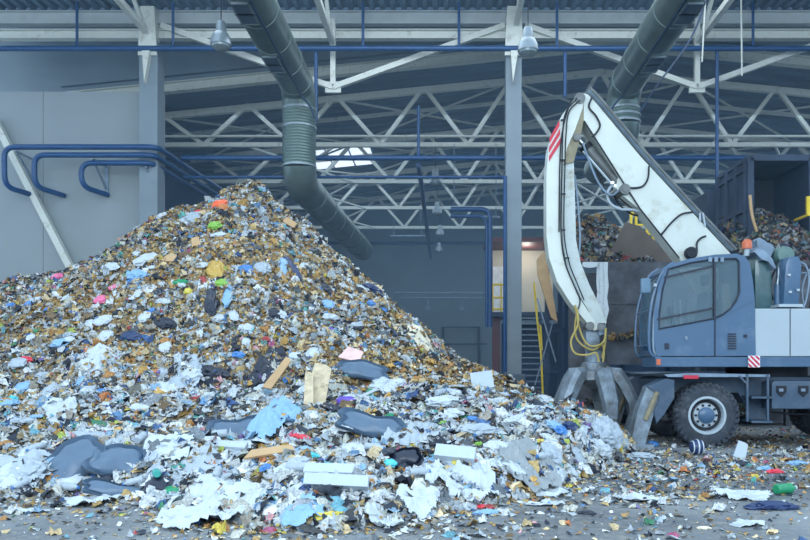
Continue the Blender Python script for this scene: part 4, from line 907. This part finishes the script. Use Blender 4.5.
def sheet(px, py, wpx, dm, colr, label, seed=1, amp=.09, lift=.05, cat='plastic sheet', name='plastic_sheet', rot=0., m=None, flat=False):
    c = hit(px, py); s = c.y / F; W = wpx * s / 2; H = dm / 2; n = 34; bm = bmesh.new(); r0 = random.Random(seed * 77); ph = [r0.uniform(0, 6) for _ in range(5)]
    g = {}
    from mathutils import noise
    for i in range(n + 1):
        for j in range(n + 1):
            u, v = i / n * 2 - 1, j / n * 2 - 1; th = math.atan2(v, u); R = .80 + .12 * math.sin(2 * th + ph[0]) + .07 * math.sin(3 * th + ph[1]) + .035 * math.sin(7 * th + ph[2]) + .02 * math.sin(17 * th + ph[3])
            if math.hypot(u, v) > R * 1.08: continue
            x = u * W; y = v * H; xr = x * math.cos(rot) - y * math.sin(rot); yr = x * math.sin(rot) + y * math.cos(rot)
            X, Y = c.x + xr, c.y + yr; hz = max(float(hgt(X, Y, True)), 0.)
            q = Vector((X, Y, 0)); z = hz + lift * .6 + amp * (ridged(q, 2.6, seed) - .3) * .9 + amp * .5 * (ridged(q, 6.5, seed + 3) - .5) + amp * .2 * (ridged(q, 13, seed + 5) - .5)
            g[i, j] = bm.verts.new((X, Y, max(z, hz - .02, .01)))
    for i in range(n):
        for j in range(n):
            k = [(i, j), (i + 1, j), (i + 1, j + 1), (i, j + 1)]
            if all(q in g for q in k): bm.faces.new([g[q] for q in k])
    for v in [v for v in bm.verts if not v.link_faces]: bm.verts.remove(v)
    b_ = MB(); b_.bm.free(); b_.bm = bm; o = b_.build(name, m or PC[colr]); md = o.modifiers.new('thick', 'SOLIDIFY'); md.thickness = .006
    return tag(o, label, cat)
def moulding(px, py, wpx, hpx, ang, colr, label, m=None):   # domed plastic shell leaning on the litter, facing the camera
    c = hit(px, py); s = c.y / F; W, H = wpx * s / 2, hpx * s / 2; bm = bmesh.new(); rings = []
    for r in (0, .15, .3, .45, .6, .72, .82, .93, 1.0):
        ring = []
        for k in range(40):
            a = 2 * PI * k / 40; sq = (abs(math.cos(a)) ** 4.5 + abs(math.sin(a)) ** 4.5) ** (-1 / 4.5) * (1 + .07 * math.sin(a * 3 + px) + .05 * math.sin(a * 7 + py))
            x, z = math.cos(a) * sq * r * W, math.sin(a) * sq * r * H
            dep = -.07 * (1 - r ** 3) - (.035 if r in (.93,) else 0) + (.03 if r == .82 else 0) + .035 * math.sin(x * 9 + z * 5 + px) * r + .05 * abs(math.sin(x * 3 + px))
            ring.append(bm.verts.new((x, dep, z)))
        rings.append(ring)
    for A, B in zip(rings, rings[1:]):
        for j in range(40): bm.faces.new((A[j], A[(j + 1) % 40], B[(j + 1) % 40], B[j]))
    bmesh.ops.remove_doubles(bm, verts=bm.verts, dist=1e-4)
    bmesh.ops.transform(bm, matrix=Matrix.Translation(c + Vector((0, -.12, H * .35))) @ Matrix.Rotation(math.radians(-38), 4, 'X') @ Matrix.Rotation(math.radians(ang), 4, 'Y'), verts=bm.verts)
    b_ = MB(); b_.bm.free(); b_.bm = bm; o = b_.build('plastic_moulding', m or PC[colr], None, True); md = o.modifiers.new('thick', 'SOLIDIFY'); md.thickness = .02
    return tag(o, label, 'plastic moulding')
def board(px, py, wpx, hpx, ang, lean, m, label, th=.03, name='board', cat='board', ragged=True):
    c = hit(px, py); s = c.y / F; W, H = wpx * s / 2, hpx * s / 2; r = random.Random(int(px)); 
    k = [(-W, -H), (W, -H * (.9 if ragged else 1)), (W * (.9 if ragged else 1), H * (.85 if ragged else 1)), (W * .3, H * (.98 if ragged else 1)), (-W * (.7 if ragged else 1), H)]
    b_ = MB(); b_.prism(k, -th / 2, th / 2); 
    bmesh.ops.transform(b_.bm, matrix=Matrix.Translation(c + Vector((0, -.03, .04 + H * (.6 if lean < 60 else .05)))) @ Matrix.Rotation(math.radians(-lean), 4, 'X') @ Matrix.Rotation(math.radians(ang), 4, 'Y'), verts=b_.bm.verts)
    return tag(b_.build(name, m), label, cat)
M_WOOD = mat('weathered_pale_wood', (206, 190, 160), .8, var=.2, scale=9, dirt=(120, 100, 76), dirt_amt=.35, dscale=7)
M_FOAM = mat('white_foam', (178, 190, 200), .7, var=.05, scale=5, dirt=(160, 170, 176), dirt_amt=.3)
# --- dark mouldings and panels
moulding(78, 468, 62, 46, -35, 'slate', 'large slate blue moulded panel lying at the lower left foot of the heap')
moulding(122, 466, 62, 36, 12, 'slate', 'ribbed slate panel overlapping the large moulded panel')
moulding(120, 491, 66, 17, 5, 'slate', 'long narrow slate strip panel in front of the two moulded panels')
moulding(240, 433, 62, 28, -12, 'slate', 'flat dark grey plastic panel beside the light blue sheet')
moulding(372, 428, 70, 26, 12, 'slate', 'dark blue grey panel below the pale wooden planks')
moulding(362, 374, 56, 22, 8, 'slate', 'dark grey crumpled panel above the purple bag')
moulding(278, 494, 26, 18, -20, 'slate', 'small slate panel between the white sheets')
moulding(405, 461, 36, 20, 0, 'black', 'black open crate panel left of the striped milk bags')
# --- sheets
sheet(212, 512, 120, 1.35, 'white', 'largest torn white sheet spread at the front of the heap', 1, .11)
sheet(20, 470, 60, .8, 'pale', 'pale torn sheet at the left picture edge beside the slate panels', 2)
sheet(90, 504, 66, .45, 'white', 'flat white sheet strip just below the slate strip panel', 3, .06)
sheet(462, 490, 78, .9, 'white', 'broad white crumpled sheet at the right front of the heap', 4, .14)
sheet(418, 506, 56, .55, 'white', 'white sheet beside a pink scrap at the heap toe', 5, .1)
sheet(268, 420, 78, 1.1, 'light_blue', 'light blue crumpled sheet in the middle of the heap front', 6, .14)
sheet(530, 474, 74, 1.0, 'grey', 'wrinkled grey sheet lying before the white bags', 8, .14)
sheet(412, 436, 66, 1.2, 'pale', 'long wrinkled pale sheet right of the white bag with yellow', 9, .15)
sheet(60, 418, 36, .5, 'white', 'small white sheet high above the slate panels', 10)
sheet(540, 492, 64, .5, 'white', 'thin white sheet at the right toe of the heap', 11, .06, .02)
sheet(638, 500, 62, .5, 'white', 'thin white sheet lying alone on the floor before the stabiliser', 12, .05, .02)
sheet(745, 497, 74, .55, 'white', 'long white sheet on the floor behind the dark blue bag', 13, .06, .02)
sheet(747, 525, 40, .3, 'white', 'small white sheet on the floor in front of the dark blue bag', 14, .05, .015)
sheet(545, 505, 40, .3, 'white', 'narrow white scrap sheet on the floor past the heap toe', 15, .04, .015)
sheet(385, 525, 46, .5, 'white', 'white crumpled sheet lying at the bottom of the picture', 16, .1)
sheet(172, 452, 60, .7, 'white', 'white sheet behind the slate panels', 17, .09)
sheet(330, 412, 26, .5, 'black', 'black film scrap beside the pale wooden planks', 18, .1)
sheet(420, 268 + 70, 42, .9, 'cream', 'pale cream sheet sliding down the right flank', 19, .1)
sheet(270, 372, 40, .8, 'black', 'black film strip above the light blue sheet', 20, .1)
sheet(200, 470, 60, .6, 'pale', 'pale film lying in front of the flat grey panel', 21, .08)
sheet(300, 515, 60, .5, 'light_blue', 'light blue film beside the largest white sheet', 22, .08)
sheet(30, 512, 40, .25, 'white', 'white scrap sheet on the bare floor at the lower left', 23, .04, .015)
sheet(185, 380, 46, .7, 'pale', 'pale torn film on the lower left slope', 24, .08)
sheet(100, 362, 44, .8, 'white', 'white torn film midway up the left slope', 25, .08)
# --- foam, wood and cardboard
board(318, 405, 22, 50, 8, 20, M_WOOD, 'pale weathered wooden plank standing in the heap', name='wooden_plank', cat='plank')
board(309, 408, 10, 44, -4, 24, M_WOOD, 'narrow splintered plank beside the wider plank', name='wooden_plank', cat='plank')
board(337, 489, 64, 12, 3, 30, M_FOAM, 'long white foam board at the heap front', th=.1, name='foam_board', cat='foam board', ragged=False)
board(330, 478, 50, 13, 2, 55, M_FOAM, 'white foam slab lying on top of the long foam board', th=.07, name='foam_board', cat='foam board', ragged=False)
board(225, 449, 46, 10, 6, 60, M_FOAM, 'white foam strip under the flat grey panel', th=.06, name='foam_board', cat='foam board', ragged=False)
board(455, 462, 40, 16, 8, 50, M_FOAM, 'pale foam block in the middle of the white bags', th=.09, name='foam_board', cat='foam board', ragged=False)
board(270, 458, 50, 10, -12, 50, M_CARDB, 'brown tray board with a pipe loop in the heap front', name='cardboard_piece', cat='cardboard')
board(172, 264, 20, 9, 6, 45, M_CARDB, 'buff cardboard piece above the blue bag on the left slope', name='cardboard_piece', cat='cardboard')
board(290, 227, 16, 7, 35, 30, M_CARDB, 'tan cardboard tube piece near the heap top', name='cardboard_piece', cat='cardboard')
board(196, 248, 9, 12, -20, 30, M_CARDB, 'small torn cardboard piece on the upper left slope', name='cardboard_piece', cat='cardboard')
board(352, 362, 22, 16, 20, 40, mat('pale_pink_card', (226, 190, 184), .7), 'pale pink card above the dark grey panel', name='cardboard_piece', cat='cardboard')
board(278, 388, 9, 40, 28, 30, M_CARDB, 'brown cardboard strip leaning beside the black film', name='cardboard_piece', cat='cardboard')
board(482, 388, 22, 18, -8, 20, M_FOAM, 'white and blue carton at the end of the right flank', name='carton', cat='carton', ragged=False)
board(740, 458, 12, 18, 20, 20, M_FOAM, 'white pointed foam piece standing on the floor before the step', name='foam_board', cat='foam board')
board(362, 400, 34, 3, -28, 25, M_FOAM, 'thin white batten beside the purple bag', name='batten', cat='batten', ragged=False)
# --- bags with a look of their own
SP = [(603, 436, 62, 34, 'pale', 'large pale crumpled sheet bundle below the grapple'), (600, 450, 32, 18, 'white', 'round ended white bag below the large pale bundle'), (543, 403, 34, 16, 'white', 'white knotted bag on the crest left of the grapple'),
 (500, 404, 30, 14, 'white', 'white bag left of the knotted crest bag'), (478, 432, 42, 18, 'pale', 'long pale bag in the right part of the heap'), (498, 452, 32, 22, 'white', 'plump white bag above the wrinkled grey sheet'),
 (521, 421, 30, 14, 'white', 'wide white bag below the crest bags'), (445, 404, 34, 18, 'white', 'white bag with folded top beside the orange scraps'), (388, 388, 34, 22, 'white', 'big white bag right of the green netting'),
 (350, 430, 22, 24, 'white', 'white bag standing before the dark panel'), (347, 404, 20, 17, 'purple', 'bright purple bag beside the planks'), (372, 396, 12, 20, 'green', 'dark green net scrap beside the purple bag'),
 (388, 417, 10, 16, 'green', 'second green net scrap lower than the purple bag'), (300, 438, 24, 9, 'red', 'red bag beside the light blue sheet'), (205, 424, 34, 16, 'black', 'black bag left of the flat grey panel'),
 (52, 457, 34, 14, 'black', 'black bag tucked behind the large slate panel'), (172, 492, 20, 11, 'green', 'green bottle scrap right of the slate strip panel'), (322, 518, 40, 12, 'yellow', 'yellow bag at the lowest heap edge'),
 (300, 512, 14, 9, 'lime', 'lime bag beside the yellow bag'), (310, 457, 20, 10, 'cyan', 'cyan bag below the red bag'), (388, 466, 22, 14, 'cyan', 'cyan bag left of the black crate panel'),
 (318, 482, 10, 8, 'pink', 'pink scrap above the foam slab'), (98, 441, 9, 6, 'pink', 'pink scrap behind the large slate panel'), (137, 440, 12, 7, 'blue', 'small deep blue bag behind the ribbed slate panel'),
 (221, 206, 15, 13, 'orange', 'bright orange bag below the heap peak'), (215, 227, 12, 11, 'lime', 'lime green bag under the orange bag'), (198, 214, 8, 8, 'red', 'dark red scrap left of the orange bag'),
 (212, 302, 13, 40, 'black', 'black bag hanging down the upper slope'), (228, 297, 8, 34, 'light_blue', 'light blue bag hanging beside the black one'), (222, 284, 12, 9, 'lime', 'lime scrap above the hanging black bag'),
 (138, 277, 26, 14, 'light_blue', 'light blue bag on the left slope'), (133, 283, 12, 8, 'blue', 'blue bag scrap joined to the light blue bag of the slope'), (32, 291, 16, 7, 'blue', 'flat blue bag at the left heap skyline'),
 (30, 305, 12, 8, 'blue', 'blue bag below the flat one at the left skyline'), (11, 306, 10, 7, 'blue', 'leftmost small blue bag on the slope'), (58, 278, 11, 10, 'pink', 'pink bag at the left heap skyline'),
 (102, 301, 14, 11, 'pink', 'magenta bag on the left slope above the white film'), (116, 288, 13, 8, 'pink', 'pink bag beside the light blue bag'), (25, 361, 14, 9, 'red', 'red bag low on the left slope'),
 (12, 402, 11, 13, 'cyan', 'cyan bottle bundle at the left edge'), (147, 262, 24, 16, 'white', 'brightest white bag high on the left slope'), (112, 268, 22, 10, 'white', 'white bag beside the light blue slope bag'),
 (195, 220, 20, 16, 'pale', 'pale bag on the upper left slope'), (247, 271, 14, 11, 'blue', 'blue bag in the centre of the upper slope'), (262, 270, 16, 16, 'pale', 'pale bag right of the central blue bag'),
 (283, 268, 9, 30, 'light_blue', 'light blue strip hanging on the right of the upper slope'), (292, 270, 10, 34, 'navy', 'navy bag hanging beside the light blue strip'), (180, 283, 14, 7, 'green', 'dark green scrap on the upper slope'),
 (188, 292, 8, 9, 'yellow', 'yellow scrap on the upper slope'), (216, 272, 18, 28, 'straw', 'straw yellow clump on the upper slope'), (330, 331, 11, 7, 'purple', 'purple scrap on the right slope'),
 (330, 318, 15, 9, 'white', 'white bag above the purple scrap'), (358, 326, 20, 9, 'pale', 'pale flattened bag on the right slope'), (372, 305, 11, 9, 'blue', 'small blue bag on the right flank'),
 (372, 290, 22, 11, 'navy', 'navy bag on the right flank'), (296, 358, 14, 12, 'white', 'white round bag in the heap centre'), (313, 355, 12, 18, 'white', 'tall white bag in the heap centre'),
 (248, 330, 10, 7, 'cyan', 'cyan scrap in the heap centre left'), (238, 356, 12, 8, 'blue', 'blue scrap in the heap centre left'), (212, 374, 32, 14, 'black', 'black folded film on the lower left centre slope'),
 (328, 306, 12, 14, 'light_blue', 'light blue bag upper right of centre'), (455, 395, 12, 12, 'white', 'small white bag on the right flank end'), (165, 325, 22, 14, 'black', 'black bag on the left slope centre'),
 (130, 338, 20, 12, 'navy', 'navy bag on the left slope below the black bag'), (60, 345, 16, 12, 'light_blue', 'light blue bag on the lower left slope'), (192, 376, 18, 14, 'white', 'white bag beside the pale torn film'),
 (480, 445, 10, 7, 'lime', 'lime scrap among the white bags'), (445, 424, 12, 7, 'lime', 'lime bag beside the long pale sheet'), (436, 430, 10, 7, 'green', 'green scrap left of the lime bag'),
 (473, 420, 12, 8, 'blue', 'blue bag among the upper white bags'), (540, 442, 12, 7, 'yellow', 'yellow bag among the right white bags'), (522, 479, 11, 9, 'yellow', 'yellow scrap in front of the grey sheet'),
 (457, 466, 14, 11, 'yellow', 'yellow pack beside the foam block'), (412, 446, 9, 11, 'yellow', 'yellow scrap right of the dark panel'), (482, 508, 14, 7, 'red', 'red scrap under the broad white sheet'),
 (425, 516, 14, 8, 'light_blue', 'light blue bag at the heap toe'), (488, 514, 26, 10, 'light_blue', 'light blue bag at the toe below the broad sheet'), (560, 432, 20, 14, 'blue', 'blue bag beside the large pale bundle'),
 (570, 428, 22, 14, 'navy', 'navy bag under the grapple'), (652, 446, 12, 11, 'blue', 'blue folded bag beside the stabiliser foot'), (640, 458, 26, 12, 'pale', 'pale bag in front of the stabiliser foot'),
 (772, 509, 46, 17, 'navy', 'dark blue bag lying on the floor at the right'), (739, 466, 22, 12, 'black', 'black bag under the pointed foam piece'), (775, 473, 16, 9, 'red', 'orange red bag on the floor at the right'),
 (765, 470, 16, 9, 'light_blue', 'light blue bag beside the orange red one'), (797, 465, 18, 10, 'light_blue', 'light blue bag at the right picture edge'), (690, 330, 0, 0, '', ''),
 (587, 514, 16, 8, 'black', 'small black bag alone on the floor'), (704, 529, 12, 6, 'cream', 'cream scrap on the floor near the bottom edge'), (682, 432, 20, 14, 'grey', 'grey bag under the excavator beside the wheel')]
for (x, y, w_, h_, c, lb) in SP:
    if w_: bag(x, y, w_, h_, c, lb, name='plastic_bag' if 'bag' in lb else 'plastic_scrap', cat='plastic bag' if 'bag' in lb else 'plastic scrap', sub=4 if w_ > 24 else 3)
# striped ball
p = hit(697, 455); t = thing('striped_ball', p + Vector((0, 0, .125)), 'dark blue ball with white stripes on the floor before the wheel', 'ball')
c = ORG[t.name]; b = MB(); bmesh.ops.create_icosphere(b.bm, subdivisions=3, radius=.125, matrix=Matrix.Translation(c)); b.build('ball_body', PC['navy'], t, True)
for k in (-.07, 0, .07): MB().lathe(c + Vector((0, 0, 0)), [(math.sqrt(.0156 - k * k) + .001, k - .012), (math.sqrt(.0156 - k * k) + .004, k), (math.sqrt(.0156 - k * k) + .001, k + .012)], 24, 'X').build('stripe', PC['white'], t, True)
# bottles
def bottle(label, p, m, capm, rz, L=.24, r=.042, group=None):
    t = thing('plastic_bottle', (0, 0, 0), label, 'bottle', group)
    MB().lathe((0, 0, r), [(r * .8, -L / 2), (r, -L * .45), (r, -L * .1), (r * .9, -L * .05), (r, 0), (r, L * .2), (r * .4, L * .38), (r * .36, L * .46)], 16, 'X').build('bottle_body', m, t, True)
    MB().lathe((0, 0, r), [(r * .42, L * .42), (r * .42, L * .5), (.004, L * .5)], 12, 'X').build('bottle_cap', capm, t, True)
    t.location = p; t.rotation_euler = (0, 0, rz); return t
b0 = bottle('green bottle lying on the floor behind the dark blue bag', hit(786, 494) , PC['green'], PC['white'], .4, .3, .06)
b1 = bottle('green bottle in the heap near the grey strip panel', hit(160, 480) + Vector((0, -.1, .05)), PC['teal'], PC['white'], 2)
bt = bottle('clear plastic bottle lying among the litter', hit(420, 480) + Vector((0, 0, .04)), PC['pale'], PC['blue'], .5, group='clear bottles in the litter')
def place_copy(src, label, group, px, py, sc, rz):
    p = hit(px, py); r = dup(src, p, label, group, None, sc); n = Vector(nrm(np.array([p.x]), np.array([p.y]))[0]) if p.z > .05 else Vector((0, 0, 1))
    r.rotation_euler = (n.to_track_quat('Z', 'Y').to_matrix() @ Matrix.Rotation(rz, 3, 'Z')).to_euler(); r.location = p + n * .03; return r
BOT = [(bt, 420, 480)]
for k in range(22):
    bx_, by_ = random.uniform(20, 600), random.uniform(385, 500)
    BOT.append((place_copy(bt, 'clear plastic bottle lying among the litter', 'clear bottles in the litter', bx_, by_, random.uniform(.7, 1.2), random.uniform(0, 6)), bx_, by_))
# many small alike bags, each named by the nearest landmark
LM = [(347, 404, 'bright purple bag'), (318, 405, 'pale wooden planks'), (221, 207, 'bright orange bag'), (212, 302, 'hanging black bag'), (300, 438, 'red bag of the heap front'), (78, 468, 'large slate panel'), (25, 361, 'red bag of the left slope'), (12, 402, 'cyan bundle'), (147, 262, 'brightest slope bag'), (337, 489, 'long foam board'), (212, 512, 'largest white sheet'), (240, 436, 'flat grey panel'), (330, 331, 'purple scrap'), (102, 301, 'magenta bag'), (462, 490, 'broad white sheet'), (603, 436, 'large pale bundle'), (543, 403, 'knotted crest bag'), (482, 388, 'blue and white carton'), (296, 358, 'round white bag'), (120, 491, 'slate strip panel'), (372, 428, 'dark panel under the planks'), (185, 380, 'torn film of the left slope'), (420, 338, 'cream sheet'), (216, 272, 'straw yellow clump'), (412, 436, 'long wrinkled sheet'), (530, 474, 'wrinkled grey sheet'), (405, 461, 'black crate panel'), (165, 325, 'black bag of the left slope'), (268, 420, 'light blue sheet'), (100, 362, 'torn white film')]
PEND = {}
ORD = ['nearest', 'second nearest', 'third nearest', 'fourth nearest', 'fifth nearest', 'sixth nearest', 'seventh nearest', 'eighth nearest', 'ninth nearest', 'tenth nearest', 'eleventh nearest', 'twelfth nearest', 'thirteenth nearest', 'fourteenth nearest']
def later(o, px, py, word):
    d, x, y, nm = min((math.hypot(px - x, py - y), x, y, nm) for x, y, nm in LM)
    dr = ('right of' if px > x else 'left of') if abs(px - x) > abs(py - y) else ('below' if py > y else 'above')
    PEND.setdefault((word, dr, nm), []).append((d, o))
def finish_labels():
    for (word, dr, nm), l in PEND.items():
        l.sort(key=lambda t: t[0])
        for k, (d, o) in enumerate(l):
            o['label'] = (f'{word} {dr} the {nm}' if len(l) == 1 else f'{word} {dr} the {nm}, {ORD[k]} of {["", "", "two", "three", "four", "five", "six", "seven", "eight", "nine", "ten", "eleven", "twelve", "thirteen", "fourteen"][len(l)]}')
def inheap(px, py):
    p = hit(px, py); return p.z > .1 and p.y < 17
protos = {}
def small(kind, n, y0, y1, smin, smax, label, group):
    k = 0
    while k < n:
        px, py = random.uniform(5, 600), random.uniform(y0, y1)
        if not inheap(px, py): continue
        p = hit(px, py); sz = random.uniform(smin, smax); v = random.randint(1, 6)
        key = (kind, v)
        if key not in protos:
            me = bag_mesh(v, 3).copy(); me.materials.append(PC[kind]); protos[key] = me
        o = bpy.data.objects.new('plastic_bag', protos[key]); COL.objects.link(o)
        a = random.uniform(.55, 1); settle(o, p, sz, sz * a, sz * .8 * a, random.uniform(0, 6)); tag(o, label, 'plastic bag', group); later(o, px, py, 'small ' + kind.replace('_', ' ') + ' bag'); k += 1
small('white', 60, 385, 510, .07, .17, 'small crumpled white bag among the litter of the lower heap', 'small white bags low on the heap')
small('pale', 45, 360, 510, .07, .16, 'small crumpled pale grey bag among the litter of the lower heap', 'small pale bags low on the heap')
small('white', 40, 215, 350, .06, .14, 'small crumpled white bag among the scraps of the upper slope', 'small white bags on the upper slope')
small('black', 34, 230, 500, .06, .15, 'small crumpled black bag poking out of the heap scraps', 'small black bags in the heap')
small('blue', 16, 230, 500, .05, .10, 'small blue bag poking out of the heap scraps', 'small blue bags in the heap')
small('light_blue', 24, 380, 510, .06, .14, 'small light blue bag among the litter of the lower heap', 'small light blue bags low on the heap')

for o, x, y in BOT: later(o, x, y, 'clear plastic bottle')
finish_labels()
